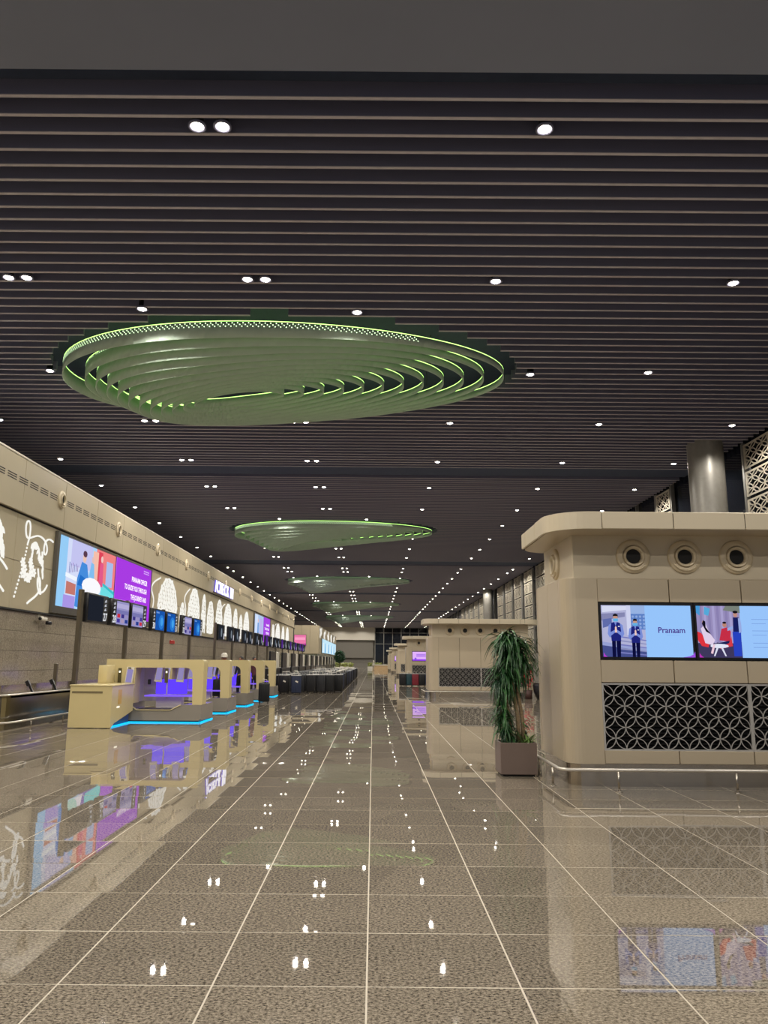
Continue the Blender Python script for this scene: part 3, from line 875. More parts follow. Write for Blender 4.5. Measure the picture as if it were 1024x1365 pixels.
# ================================================================== LEFT WALL DISPLAY, SIGN, ART
WX = sx + 0.1                     # face of the beige panels
def wall_display(y0, y1, z0, z1, label, layers_fn, lines):
    t = thing('led_display', label, 'display', (WX, y0, z0), 0)
    W, H = y1 - y0, z1 - z0
    fr = MB().box(0.0, 0.12, 0, W, 0, 0.26).box(0, 0.12, 0, W, H - 0.07, H).box(0, 0.12, 0, 0.22, 0.26, H - 0.07).box(0, 0.12, W - 0.1, W, 0.26, H - 0.07)
    fr.build('display_frame', mat('display_frame_grey', (108, 104, 98), 0.35, metal=0.5), t)
    b = MB().box(0.0, 0.06, 0.22, W - 0.1, 0.26, H - 0.07).build('display_panel', M_BLACKP, t)
    L = layers_fn(W - 0.32, H - 0.33)
    picture('screen_picture', L, b, (0.062, 0.22, 0.26), FACE_HALL)
    zx = 0.062 + 0.0012 * len(L) + 0.003
    for (tx, u, v, size, xsc, al) in lines:
        me = text_mesh(tx, size, emit((255, 245, 255), 1.2), offset=size * 0.03, align=al, name='screen_lettering', xs=xsc)
        inst('screen_lettering', me, b, (zx, u, v), FACE_HALL)
    return t
def lay_big(W, H):
    s = 0.535 * W       # boundary of the violet part
    L = [((170, 214, 250), rect(0, 0, s, H)), ((212, 220, 248), rect(0.12 * s, 0.1 * H, 0.5 * s, H)), ((150, 204, 246), rect(0, 0, 0.14 * s, H)),
         ((196, 196, 240), rect(0.2 * s, 0.62 * H, 0.55 * s, H)), ((240, 130, 130), rect(0.62 * s, 0.42 * H, s, H)), ((222, 70, 90), rect(0.66 * s, 0.5 * H, 0.74 * s, 0.97 * H)),
         ((170, 190, 236), rect(0.82 * s, 0.45 * H, 0.95 * s, 0.86 * H)), ((246, 190, 170), rect(0.56 * s, 0.5 * H, 0.66 * s, 0.95 * H)),
         ((196, 120, 110), [(0.15 * s, 0.2 * H), (0.3 * s, 0.2 * H), (0.3 * s, 0.36 * H), (0.15 * s, 0.38 * H)]), ((240, 246, 255), [(0.13 * s, 0.44 * H), (0.33 * s, 0.4 * H), (0.33 * s, 0.46 * H), (0.13 * s, 0.5 * H)]),
         ((170, 150, 230), rect(0.12 * s, 0.0, 0.3 * s, 0.18 * H)), ((120, 90, 190), rect(0.62 * s, 0, s, 0.22 * H)), ((110, 222, 226), [(0.72 * s, 0.04 * H), (s, 0.0), (s, 0.34 * H), (0.74 * s, 0.46 * H)]),
         ((60, 190, 200), [(0.74 * s, 0.46 * H), (s, 0.34 * H), (s, 0.39 * H), (0.75 * s, 0.5 * H)]),
         ((70, 140, 220), [(0.30 * s, 0.04 * H), (0.44 * s, 0.02 * H), (0.50 * s, 0.5 * H), (0.46 * s, 0.7 * H), (0.37 * s, 0.72 * H), (0.31 * s, 0.45 * H)]),
         ((34, 110, 200), [(0.32 * s, 0.36 * H), (0.5 * s, 0.34 * H), (0.5 * s, 0.46 * H), (0.36 * s, 0.52 * H)]), ((236, 196, 180), ell(0.41 * s, 0.79 * H, 0.03 * s, 0.075 * H)), ((90, 60, 80), ell(0.415 * s, 0.85 * H, 0.035 * s, 0.05 * H)),
         ((130, 190, 240), [(0.5 * s, 0.5 * H), (0.6 * s, 0.5 * H), (0.58 * s, 0.74 * H), (0.53 * s, 0.76 * H)]), ((226, 190, 186), ell(0.555 * s, 0.8 * H, 0.022 * s, 0.05 * H)),
         ((226, 90, 140), [(0.68 * s, 0.42 * H), (0.76 * s, 0.42 * H), (0.75 * s, 0.8 * H), (0.69 * s, 0.8 * H)]), ((240, 200, 196), ell(0.72 * s, 0.86 * H, 0.022 * s, 0.055 * H)),
         ((250, 250, 255), ell(0.56 * s, 0.38 * H, 0.17 * s, 0.14 * H)), ((244, 240, 250), [(0.4 * s, 0.02 * H), (0.68 * s, 0.02 * H), (0.64 * s, 0.28 * H), (0.46 * s, 0.28 * H)]), ((176, 226, 214), ell(0.5 * s, 0.15 * H, 0.1 * s, 0.14 * H))]
    for k in range(6):
        L.append(((120 + 18 * (k % 3), 130, 190), rect((0.17 + 0.025 * k) * s, (0.5 + 0.01 * k) * H, (0.18 + 0.025 * k) * s, (0.66 - 0.02 * (k % 2)) * H)))
    L += [((168, 60, 226), rect(s, 0, W, H)), ((190, 110, 240), rect(s, 0, s + 0.06, H)), ((214, 160, 250), rect(W - 1.3, H - 0.2, W - 0.4, H - 0.14)), ((214, 160, 250), rect(W - 1.3, H - 0.3, W - 0.4, H - 0.25))]
    return L
wall_display(27.4, 39.4, 3.27, 6.19, 'wide lit wall screen with lounge picture and violet text panel', lay_big,
             [('PRANAAM OFFICER', 11.25, 2.0, 0.32, 0.88, 'RIGHT'), ('TO GUIDE YOU THROUGH', 11.25, 1.58, 0.32, 0.88, 'RIGHT'), ('THE JOURNEY AND', 11.25, 1.16, 0.32, 0.88, 'RIGHT'), ('HOLISTIC ASSISTANCE', 11.25, 0.74, 0.32, 0.88, 'RIGHT')])
def lay_small(W, H):
    s = 0.55 * W
    L = [((176, 200, 236), rect(0, 0, s, H)), ((212, 226, 250), rect(0.1 * s, 0.1 * H, 0.4 * s, H)), ((120, 160, 220), [(0.3 * s, 0), (0.5 * s, 0), (0.48 * s, 0.7 * H), (0.36 * s, 0.7 * H)]),
         ((236, 196, 190), ell(0.42 * s, 0.78 * H, 0.05 * s, 0.07 * H)), ((190, 180, 236), rect(0.6 * s, 0.2 * H, 0.9 * s, 0.9 * H)), ((168, 70, 226), rect(s, 0, W, H))]
    return L
wall_display(74.2, 86.0, 3.27, 6.19, 'second lit wall screen, farther along, half pale and half violet', lay_small,
             [('PRANAAM OFFICER', 11.0, 2.0, 0.32, 0.88, 'RIGHT'), ('TO GUIDE YOU THROUGH', 11.0, 1.58, 0.32, 0.88, 'RIGHT'), ('THE JOURNEY AND', 11.0, 1.16, 0.32, 0.88, 'RIGHT'), ('HOLISTIC ASSISTANCE', 11.0, 0.74, 0.32, 0.88, 'RIGHT')])
# sign standing off the fascia
t = thing('wall_sign', 'lit white and violet CHECK IN letters on the left wall fascia', 'sign', (FX, 54.6, 6.45))
MB().box(0.0, 0.06, 0, 6.9, -0.06, 0.0).build('sign_rail', M_POST, t)
xx = 0.2
for ch in '/CHECK IN':
    if ch == ' ':
        xx += 0.45; continue
    me = text_mesh(ch, 1.2, [emit((246, 244, 255), 1.5)], extrude=0.05, offset=0.0, name='letter')
    o = inst('letter', me, t, (0.10, xx, 0.0), FACE_HALL)
    me2 = text_mesh(ch, 1.2, [emit((110, 90, 230), 1.0)], extrude=0.03, offset=0.02, name='letter_halo')
    inst('letter_halo', me2, o, (0, 0, -0.045))
    xx += max(v.co.x for v in me.vertices) * 1.0 + 0.20
# round nozzles on the left fascia: one thing each
for k, yv in enumerate(NOZ_Y):
    if yv > 112: break
    t = thing('air_nozzle', 'round cream air nozzle on the left fascia, %s from the camera' % ordw(k), 'vent', (FX, yv, 7.33), 0, 'air nozzles along the left fascia')
    n = nozzle(t, (0, 0, 0), R(90), 1.35)

M_ART = emit((250, 248, 240), 1.0)
def leaf_poly(cx, cy, L_, w_, a):
    P = []
    for (u, v) in ((0, 0), (0.25, 0.5), (0.6, 0.5), (1, 0), (0.6, -0.5), (0.25, -0.5)):
        x, y_ = u * L_, v * w_
        P.append((cx + x * math.cos(a) - y_ * math.sin(a), cy + x * math.sin(a) + y_ * math.cos(a)))
    return P
def art_mesh(polys, th=0.03):
    mb = MB()
    for P in polys:
        mb.prism(P, 0.0, th, 'X')
    return mb
def stroke(pts, w=0.06, dash=False):
    out = []
    for i in range(len(pts) - 1):
        if dash and i % 2: continue
        a, b = Vector(pts[i]), Vector(pts[i + 1])
        d = (b - a)
        if d.length < 1e-5: continue
        n = Vector((-d.y, d.x)).normalized() * w / 2
        out.append([tuple(a + n), tuple(b + n), tuple(b - n), tuple(a - n)])
    return out
def bez(p, n=16):
    out = []
    for i in range((len(p) - 1) // 3):
        a, b, c_, d = p[3 * i:3 * i + 4]
        for k in range(n):
            t_ = k / n
            out.append(tuple((1 - t_) ** 3 * a[q] + 3 * (1 - t_) ** 2 * t_ * b[q] + 3 * (1 - t_) * t_ ** 2 * c_[q] + t_ ** 3 * d[q] for q in range(2)))
    out.append(tuple(p[-1]))
    return out
def flower(cx, cy, r, rng, n=6):
    return [leaf_poly(cx + 0.22 * r * math.cos(2 * PI * k / n), cy + 0.22 * r * math.sin(2 * PI * k / n), r * 0.8, r * 0.46, 2 * PI * k / n + rng.uniform(-0.1, 0.1)) for k in range(n)]
rng = random.Random(3)
# ribbon picture left of the big screen; coordinates metres (y along wall, z up)
t = thing('wall_artwork', 'white backlit ribbon, flower and feather artwork left of the wide wall screen', 'artwork', (WX, 24.25, 3.4))
rib = bez([(3.0, 2.35), (2.7, 2.45), (2.4, 2.4), (2.3, 2.15), (2.2, 1.8), (2.5, 1.7), (2.55, 2.0), (2.5, 2.3), (2.0, 2.45), (1.6, 2.35), (1.2, 2.25), (1.0, 2.1), (0.85, 2.25), (0.7, 2.5), (0.75, 2.75), (0.95, 2.75), (1.15, 2.7), (1.15, 2.3), (1.0, 2.0)])
art_mesh(stroke(rib, 0.055)).build('ribbon', M_ART, t)
art_mesh(stroke(bez([(1.0, 2.0), (0.9, 1.4), (0.6, 0.8), (0.35, 0.1)], 30), 0.05, True)).build('ribbon', M_ART, t)
pol = []
for (cx, cy) in ((0.78, 1.35), (0.95, 1.15), (0.85, 0.98), (1.1, 0.9)): pol += flower(cx, cy, 0.17, rng)
art_mesh(pol).build('flower', M_ART, t)
pol = []
for (cx, cy) in ((1.35, 1.4), (1.5, 1.2), (1.4, 1.0), (1.65, 1.1), (1.3, 0.88)): pol += flower(cx, cy, 0.17, rng)
art_mesh(pol).build('flower', M_ART, t)
pol = []
for k in range(26):
    u = k / 25
    x = 1.35 + 0.95 * u; z = 2.05 - 0.06 * k / 25 + 0.12 * math.sin(u * 6) - 0.7 * max(0, u - 0.45) ** 1.2
    pol.append(leaf_poly(x, z, 0.24, 0.075, rng.uniform(4.0, 5.2)))
for k in range(12):
    pol.append(leaf_poly(1.45 - 0.01 * k, 2.0 - 0.06 * k, 0.15, 0.06, rng.uniform(4.2, 5.2)))
    pol.append(leaf_poly(2.15 + 0.02 * k, 1.9 - 0.07 * k, 0.18, 0.07, rng.uniform(4.2, 5.2)))
art_mesh(pol).build('feather_leaves', M_ART, t)
art_mesh(stroke(bez([(1.95, 1.28), (2.05, 1.0), (2.2, 0.7), (2.35, 0.45), (2.2, 0.4), (1.95, 0.7), (2.0, 0.95), (2.2, 1.1), (2.3, 0.7), (2.2, 0.55), (2.0, 0.3), (1.7, 0.25), (1.35, 0.05)], 12), 0.06)).build('ribbon', M_ART, t)
art_mesh(stroke(bez([(2.4, 0.5), (2.6, 0.55), (2.75, 0.7), (2.8, 0.8)], 8), 0.06)).build('ribbon', M_ART, t)
t = thing('wall_artwork', 'white backlit leaf artwork at the picture edge, left of the ribbon artwork', 'artwork', (WX, 20.4, 3.5))
pol = []
for k in range(40):
    u = k / 39
    pol.append(leaf_poly(2.3 + 1.2 * u * (1 - 0.3 * u), 2.6 - 1.1 * u * u, 0.34, 0.15, rng.uniform(3.5, 5.8)))
art_mesh(pol).build('feather_leaves', M_ART, t)
art_mesh(stroke(bez([(1.0, 1.6), (2.0, 1.5), (3.0, 1.3), (3.6, 0.9)], 14), 0.06, False) + stroke(bez([(1.2, 0.9), (2.4, 0.8), (3.0, 0.5), (3.5, 0.2)], 14), 0.06)).build('ribbon', M_ART, t)

def dome_outline(w, h, u):
    """half width of a pointed dome at height fraction u"""
    if u < 0.45: return w / 2 * (0.86 + 0.14 * math.sin(u / 0.45 * PI / 2))
    q = (u - 0.45) / 0.55
    return w / 2 * math.sqrt(max(0, 1 - q ** 1.7)) * (1 - 0.12 * q)
def dome_art(y0, w, h, label, dense=1.0, side=True):
    t = thing('wall_artwork', label, 'artwork', (WX, y0, 3.52), 0, 'backlit dome artworks on the left wall')
    r = random.Random(int(y0 * 10))
    pol = []
    st = 0.27 / dense
    nz = int(h / st * 1.15)
    for j in range(nz):
        z = 0.08 + j * h / nz
        hw = dome_outline(w, h, z / h)
        nx = int(2 * hw / (st * 1.25))
        for i in range(nx + 1):
            x = -hw + 2 * hw * (i + 0.5 * (j % 2)) / max(1, nx)
            if abs(x) > hw: continue
            a = r.choice((PI / 4, 3 * PI / 4, -PI / 4, PI / 2)) + r.uniform(-0.25, 0.25)
            L_ = st * 1.25
            pol.append(leaf_poly(w / 2 + x - math.cos(a) * L_ / 2, z - math.sin(a) * L_ / 2, L_, L_ * 0.56, a))
    art_mesh(pol).build('leaf_pattern', M_ART, t)
    P = [(w / 2 - dome_outline(w, h, k / 24), h * k / 24) for k in range(25)] + [(w / 2 + dome_outline(w, h, k / 24), h * k / 24) for k in range(24, -1, -1)]
    art_mesh(stroke(P, 0.07)).build('dome_outline', M_ART, t)
    if side:
        q = [(-0.15 * w, 0.3), (-0.4 * w, 0.7), (-0.1 * w, 1.0), (-0.3 * w, 1.5), (-0.5 * w, 2.0), (-0.1 * w, 2.3), (0.05 * w, h * 0.95)]
        art_mesh(stroke(bez(q, 14), 0.07)).build('tendril', M_ART, t)
DOMES = [(41.2, 3.9, 2.6), (46.0, 1.0, 1.5), (48.0, 3.0, 2.62), (51.8, 1.1, 2.5), (53.6, 2.0, 2.2), (56.6, 2.1, 2.55), (59.6, 3.2, 2.5), (63.6, 1.9, 2.35), (66.4, 1.6, 2.0), (68.8, 2.8, 2.45),
         (88.0, 2.0, 2.2), (91.5, 4.2, 2.5), (97.5, 3.0, 2.4), (102.2, 3.6, 2.5)]
for k, (yv, w, h) in enumerate(DOMES):
    size = 'broad' if w > 2.8 else ('slim' if w < 1.7 else 'middle-sized')
    where = '%s after the wide wall screen' % ordw(k) if k < 10 else '%s beyond the second wall screen' % ordw(k - 10)
    dome_art(yv, w, h, 'white backlit %s dome artwork on the left wall, %s' % (size, where), side=(k in (0, 2, 6, 11)))

# small things on the granite
t = thing('security_camera', 'small security camera on the granite under the wide screen', 'camera', (sx + 0.06, 26.7, 3.1))
MB().lathe([(0.06, 0), (0.06, 0.03), (0.0001, 0.03)], axis='X', n=12).build('mount', M_WHITE, t)
MB().tube([(0.02, 0, 0), (0.16, 0.0, -0.03), (0.2, 0, -0.1)], 0.02, 8).build('arm', M_WHITE, t)
MB().rbox(0.14, 0.27, -0.3, 0.16, -0.17, -0.05, 0.03, 2).build('camera_body', M_WHITE, t)
MB().lathe([(0.05, 0), (0.055, -0.03), (0.0001, -0.02)], (0.205, -0.3, -0.11), 'Y', 12).build('lens', M_BLACK, t)
MB().rbox(0.12, 0.24, 0.3, 0.62, -0.28, -0.16, 0.03, 2).build('second_camera_body', M_BLACKP, t)
tag(MB().rbox(sx + 0.06, sx + 0.10, 44.2, 45.2, 2.55, 2.75, 0.01, 1).build('call_point_sign', M_RED), 'small red sign on the granite above the portals', 'sign')

# ================================================================== COUNTER MONITORS ON POSTS
scr_pos = (('blank', 27), ('menu', 28), ('menu', 29), ('blue', 30), ('blue', 31), ('menu', 32), ('blue', 33))
def monitor(yc, num, style, label):
    """two sided flight sign; y local from 0, faces the hall (+X)"""
    W, H = 1.9, 0.92
    t = thing('counter_monitor', label, 'monitor', (-8.93, yc - W / 2, 2.80), 0, 'check-in monitors on posts')
    MB().rbox(-0.14, 0.0, 0, W, 0, H, 0.02, 2).build('monitor_case', M_BLACKP, t)
    bracket(t, yc)
    # number column at the right for odd counters, at the left for even
    right = (num % 2 == 1)
    a0, a1 = (0.06, 1.4) if right else (0.5, W - 0.06)
    if style == 'blank':
        L = [((30, 34, 44), rect(a0, 0.06, a1, H - 0.06))]
    elif style == 'menu':
        L = [((150, 146, 196), rect(a0, 0.06, a1, H - 0.06)), ((120, 118, 176), rect(a0, 0.42, a1, 0.56)), ((178, 172, 214), rect(a0, 0.62, a1, 0.78))]
        for r_ in range(2):
            for k in range(3):
                L.append((((40, 60, 140), (200, 50, 70), (60, 50, 130), (150, 140, 190), (70, 60, 150), (170, 150, 180))[(r_ * 3 + k + num) % 6], rect(a0 + 0.08 + 0.43 * k, 0.12 + 0.17 * r_, a0 + 0.40 + 0.43 * k, 0.25 + 0.17 * r_)))
    else:
        L = [((24, 84, 170), rect(a0, 0.06, a1, H - 0.06)), ((40, 120, 210), ell((a0 + a1) / 2 + 0.2, 0.4, 0.42, 0.3)), ((70, 160, 232), ell((a0 + a1) / 2 + 0.25, 0.42, 0.2, 0.18)), ((110, 150, 210), rect(a0 + 0.05, H - 0.18, a0 + 0.5, H - 0.12))]
    c0 = 1.62 if right else 0.26
    for k in range(3):
        L.append(((200, 204, 212), [(c0 - 0.11, 0.42 + 0.14 * k), (c0 + 0.11, 0.44 + 0.14 * k), (c0 + 0.03, 0.48 + 0.14 * k), (c0 + 0.07, 0.53 + 0.14 * k), (c0 - 0.05, 0.49 + 0.14 * k)]))
    picture('screen_picture', L, t, (0.003, 0, 0), FACE_HALL)
    me = text_mesh(str(num), 0.36, emit((238, 240, 246)), offset=0.006, align='CENTER', name='number_lettering')
    inst('number_lettering', me, t, (0.003 + 0.0012 * len(L) + 0.002, c0, 0.10), FACE_HALL)
    return t
POSTS = [23.9, 28.45, 33.4, 38.4, 44.6, 50.1, 55.5, 61.1, 66.8, 72.5, 78.0, 83.6, 89.2, 94.7, 100.3]
def bracket(t, yc):
    W = 1.9
    py = min(POSTS, key=lambda p: abs(p - yc)) - (yc - W / 2)
    a, b = (min(py - 0.05, 0.4), W * 0.6) if py < W / 2 else (W * 0.4, max(py + 0.05, W - 0.4))
    MB().box(-0.20, -0.139, a, b, 0.35, 0.55).build('bracket', M_POST, t)
def far_monitor(yc, label, violet):
    W, H = 1.9, 0.92
    t = thing('counter_monitor', label, 'monitor', (-8.93, yc - W / 2, 2.80), 0, 'check-in monitors on posts')
    MB().rbox(-0.14, 0.0, 0, W, 0, H, 0.02, 1).build('monitor_case', M_BLACKP, t)
    bracket(t, yc)
    L = [((78, 40, 130) if violet else (34, 38, 46), rect(0.06, 0.06, W - 0.5, H - 0.06)), ((214, 214, 226), rect(W - 0.34, 0.08, W - 0.12, 0.42))]
    if not violet: L.append(((120, 130, 140), ell(0.9, 0.45, 0.2, 0.26)))
    picture('screen_picture', L, t, (0.003, 0, 0), FACE_HALL)
mon = [(25.1, 27, 'blank'), (27.35, 28, 'menu'), (29.55, 29, 'menu'), (32.25, 30, 'blue'), (34.5, 31, 'blue'), (37.2, 32, 'menu'), (39.6, 33, 'blue')]
for (yc, n, s_) in mon:
    monitor(yc, n, s_, 'black counter monitor with %s, %s from left on the posts' % ({'blank': 'a dark screen', 'menu': 'a grey menu screen', 'blue': 'a blue screen'}[s_], ordw(n - 27)))
posts = [23.9, 28.45, 33.4, 38.4, 44.6]
far_c = [(45.8, 0), (49.0, 0), (51.2, 0), (54.4, 0), (56.7, 0), (60.0, 0), (62.3, 0), (65.6, 1), (68.0, 0), (71.3, 0), (73.6, 0), (76.8, 1), (79.2, 0), (82.4, 0), (84.7, 1), (88.0, 0), (90.3, 1), (93.5, 0), (95.8, 1), (99.0, 1), (101.5, 0)]
for k, (yc, v) in enumerate(far_c):
    far_monitor(yc, '%s black counter monitor beyond the last blue screen' % ordw(k), v)
posts = POSTS
for k, py in enumerate(posts):
    t = thing('monitor_post', 'tall grey steel post carrying counter monitors, %s from the camera' % ordw(k), 'post', (-9.05, py, 0), 0, 'posts carrying the counter monitors')
    MB().rbox(-0.07, 0.05, -0.1, 0.1, 0, 3.78, 0.012, 1).build('post_shaft', M_POST, t)
    MB().rbox(-0.14, 0.12, -0.18, 0.18, 0, 0.02, 0.004, 1).build('post_base', M_POST, t)

# ================================================================== SELF BAG-DROP PORTALS
M_CYAN = emit((20, 190, 255), 1.6)
M_VIO = emit((96, 64, 255), 1.1)
M_VIO2 = emit((140, 104, 255), 0.9)
UX0, UX1, UD = -7.25, -4.6, 1.6
def portal(y0, label):
    t = thing('bag_drop_portal', label, 'bag drop', (UX1, y0, 0), 0, 'cream bag-drop portals')
    W = UX1 - UX0            # local x from -W (far left) to 0 (aisle side)
    b = MB()
    # plinth with a notched opening for the belt
    P = [(-W, 0.06), (-0.05, 0.06), (0.0, 0.10), (0.0, 0.47), (-0.52, 0.47), (-0.80, 0.33), (-1.72, 0.33), (-1.95, 0.50), (-W, 0.50)]
    b.prism(P, 0.0, 0.12, 'Y')
    b.box(-W, 0.0, 0.12, UD, 0.06, 0.34)
    b.box(-0.5, 0.0, 0.12, UD, 0.34, 0.47).box(-W, -1.97, 0.12, UD, 0.34, 0.50)
    b.build('plinth', M_GREYL, t)
    MB().box(-W + 0.05, -0.06, 0.06, UD - 0.06, 0.0, 0.06).build('toe_kick', M_BLACKP, t)
    e = MB().tube([(-0.54, -0.012, 0.47), (-0.82, -0.012, 0.33), (-1.72, -0.012, 0.33), (-1.96, -0.012, 0.50), (-W, -0.012, 0.50)], 0.014, 6)
    e.build('edge_trim', M_CREAM, t)
    MB().box(-1.7, -0.82, 0.13, UD - 0.1, 0.34, 0.355).build('belt', M_BLACKP, t)
    s_ = MB().box(-W + 0.02, -0.02, -0.012, 0.012, 0.003, 0.03).box(-0.012, 0.012, 0.02, UD - 0.02, 0.003, 0.03)
    tag(s_.build('light_strip', M_CYAN, t), 'glowing cyan strip along the foot')
    # cream gantry: outline with rounded inner corners, extruded
    O = [(0.0, 0.47), (0.0, 1.58), (-0.02, 1.64), (-0.07, 1.66), (-W, 1.66), (-W, 0.50), (-W + 0.8, 0.50), (-W + 0.8, 1.44)]
    for k in range(7):
        a = R(90 - 90 * k / 6)
        O.append((-0.30 - 0.18 + 0.18 * math.cos(a), 1.44 - 0.18 + 0.18 * math.sin(a)))
    O.append((-0.27, 0.47))
    g = MB().prism(O, 0.14, 0.62, 'Y')
    g.build('gantry', M_CREAM, t)
    MB().box(-W + 0.02, -0.1, 0.62, 1.3, 1.58, 1.655).build('canopy', M_CREAM, t)
    # back partition and glass fin
    MB().box(-W + 0.55, -1.35, 1.34, 1.42, 0.5, 1.6).build('back_panel', M_WHITE, t)
    MB().prism([(1.3, 0.5), (0.62, 0.5), (0.62, 0.62), (1.1, 1.58), (1.3, 1.58)], -1.98, -1.94, 'X').build('fin', M_WHITE, t)
    MB().tube([(-1.98, 0.60, 0.5), (-1.98, 0.60, 1.46)], 0.018, 6).build('fin_edge', M_VIO2, t)
    # curved violet hood with shelf
    hood = MB()
    N = 10
    for k in range(N):
        a0, a1 = PI * k / N, PI * (k + 1) / N
        x0, y0_ = -1.05 + 0.44 * math.cos(a0), 0.95 - 0.30 * math.sin(a0)
        x1, y1_ = -1.05 + 0.44 * math.cos(a1), 0.95 - 0.30 * math.sin(a1)
        hood.add([(x0, y0_, 0.72), (x1, y1_, 0.72), (x1, y1_, 1.12), (x0, y0_, 1.12)], [(0, 1, 2, 3)], 0, True)
        hood.add([(x0, y0_ + 0.012, 0.72), (x1, y1_ + 0.012, 0.72), (x1, y1_ + 0.012, 1.12), (x0, y0_ + 0.012, 1.12)], [(0, 1, 2, 3)], 0, True)
    tag(hood.build('scan_hood', M_VIO, t, fix=False), 'glowing violet curved hood')
    MB().rbox(-1.66, -0.30, 0.42, 1.0, 0.66, 0.70, 0.01, 1).build('shelf', M_VIO2, t)
    MB().box(-1.4, -0.7, 0.7, 1.0, 0.35, 0.66).build('shelf_pedestal', M_WHITE, t)
    MB().tube([(-1.1, 0.63, 0.60), (-1.1, 0.63, 1.14)], 0.02, 6).build('hood_rib', M_WHITE, t)
    # portrait touch screens hanging from the gantry
    for (dx, dz, yo) in ((-W + 0.66, -0.04, -0.40), (-1.30, 0.02, 0.0), (-0.70, 0.02, 0.0)):
        h = MB().obox((dx, 0.50 + yo, 1.26 + dz), (0.20, 0.05, 0.46), (R(-8), R(4), 0))
        d = h.build('touch_screen', M_WHITE, t)
        s2 = MB().obox((dx, 0.468 + yo, 1.26 + dz), (0.15, 0.008, 0.34), (R(-8), R(4), 0)).build('screen_picture', emit((150, 140, 190), 0.9), d)
        MB().obox((dx, 0.462 + yo, 1.465 + dz), (0.08, 0.02, 0.03), (R(-8), 0, 0)).build('scanner_window', M_BLACKP, d)
    for dx in (-W + 0.38, -1.0):
        r_ = MB().box(dx - 0.045, dx + 0.045, 0.118, 0.142, 1.04, 1.42).build('reader', mat('reader_olive', (84, 76, 48), 0.35), t)
        MB().box(dx - 0.02, dx + 0.02, 0.108, 0.119, 1.30, 1.35).build('reader_lamp', emit((255, 250, 225), 1.6), r_)
    MB().rbox(-1.62, -1.54, 0.55, 0.62, 0.98, 1.12, 0.01, 1).build('handset', M_BLACKP, t)
    return t
p0 = portal(21.2, 'nearest cream bag-drop portal with violet hood, beside the cream desk')
for k in range(1, 5):
    copy_tree(p0, (UX1, 21.2 + 3.86 * k, 0), '%s cream bag-drop portal counting back from the cream desk' % ordw(k))
# cream desk before the first portal
t = thing('service_desk', 'cream service desk with slanted foot in front of the nearest portal', 'desk', (-7.42, 19.35, 0))
MB().prism([(0, 0.015), (0, 1.0), (1.03, 1.0), (1.03, 0.015)], 0, 0.06, 'Y').build('front_panel', M_CREAM, t)
MB().prism([(0.06, 0.0), (0.3, 0.10), (1.75, 0.32), (1.75, 1.0), (0.06, 1.0)], 0.95, 1.03, 'X').build('end_panel', M_CREAM, t)
MB().box(0, 0.06, 0.06, 1.75, 0.015, 1.0).build('side_panel', M_CREAM, t)
MB().rbox(-0.02, 1.05, -0.02, 1.78, 1.0, 1.035, 0.012, 2).build('desk_top', M_CREAM, t)
MB().box(0.05, 0.8, -0.006, 0.0, 0.83, 0.88).build('label_groove', mat('groove_olive', (120, 108, 78), 0.4), t)
MB().rbox(0.27, 0.50, 1.1, 1.75, 1.035, 1.5, 0.015, 2).build('rear_hutch', M_CREAM, t)
MB().prism([(0.25, 0.0), (1.70, 0.0), (1.70, 0.30), (0.3, 0.1)], 0.90, 0.945, 'X').build('toe_panel', mat('blue_toe', (30, 70, 140), 0.3), t)
tag(MB().box(0.945, 0.965, 0.3, 1.8, 0.003, 0.03).build('light_strip', M_CYAN, t), 'glowing cyan strip along the foot')
MB().box(1.03, 1.036, 0.5, 0.75, 0.55, 0.9).build('card_holder', mat('orange_card', (206, 168, 80), 0.4), t)
MB().box(1.03, 1.04, 0.42, 0.62, 0.46, 0.50).build('lamp_slot', emit((255, 245, 220), 1.3), t)
# steel baggage counter at the left edge
t = thing('baggage_counter', 'curved stainless steel baggage counter at the left edge beside the cream desk', 'counter', (-8.5, 18.15, 0))
P = [(-2.4, -0.5), (-0.9, -0.5)] + [(-0.9 + 0.9 * math.sin(R(a)), 0.4 - 0.9 * math.cos(R(a))) for a in range(10, 91, 10)] + [(0.0, 12.0), (-0.06, 12.0)]
Pi = [(p[0] - 0.05 if p[0] > -0.05 else p[0] * 1.0 - 0.04, p[1] + (0.05 if p[1] < 0.3 else 0)) for p in P[:-1]]
fas = MB()
outer = P[:-1]
for i in range(len(outer) - 1):
    a, b = outer[i], outer[i + 1]
    fas.add([(a[0], a[1], 0.02), (b[0], b[1], 0.02), (b[0], b[1], 0.80), (a[0], a[1], 0.80)], [(0, 1, 2, 3)], 0, True)
fas.build('steel_fascia', mat('mirror_steel', (150, 147, 140), 0.18, metal=1.0, var=0.05, scale=3), t)
lip = MB().tube([(p[0], p[1], 0.81) for p in outer], 0.022, 8).build('steel_lip', M_STEEL, t)
MB().prism(outer + [(-0.6, 12.0), (-0.6, 1.2), (-1.0, 0.4), (-2.4, 0.4)], 0.74, 0.79).build('counter_ledge', M_STEELD, t)
MB().prism([(-0.62, 12.0), (-0.62, 1.2), (-1.0, 0.42), (-2.4, 0.42), (-2.4, 0.5), (-1.05, 0.5), (-0.70, 1.2), (-0.70, 12.0)], 0.6, 1.0).build('rear_upstand', M_STEELD, t)
guard_rail(-8.05, 17.75, [(-2.6, -0.5), (-0.55, -0.5), (-0.25, -0.38), (-0.06, -0.1), (0, 0.2), (0, 5.0)], [(-2.2, -0.5), (-0.6, -0.5), (0, 1.0), (0, 2.9), (0, 4.7)],
           'low steel guard rail along the baggage counter at the left edge', z=0.25)
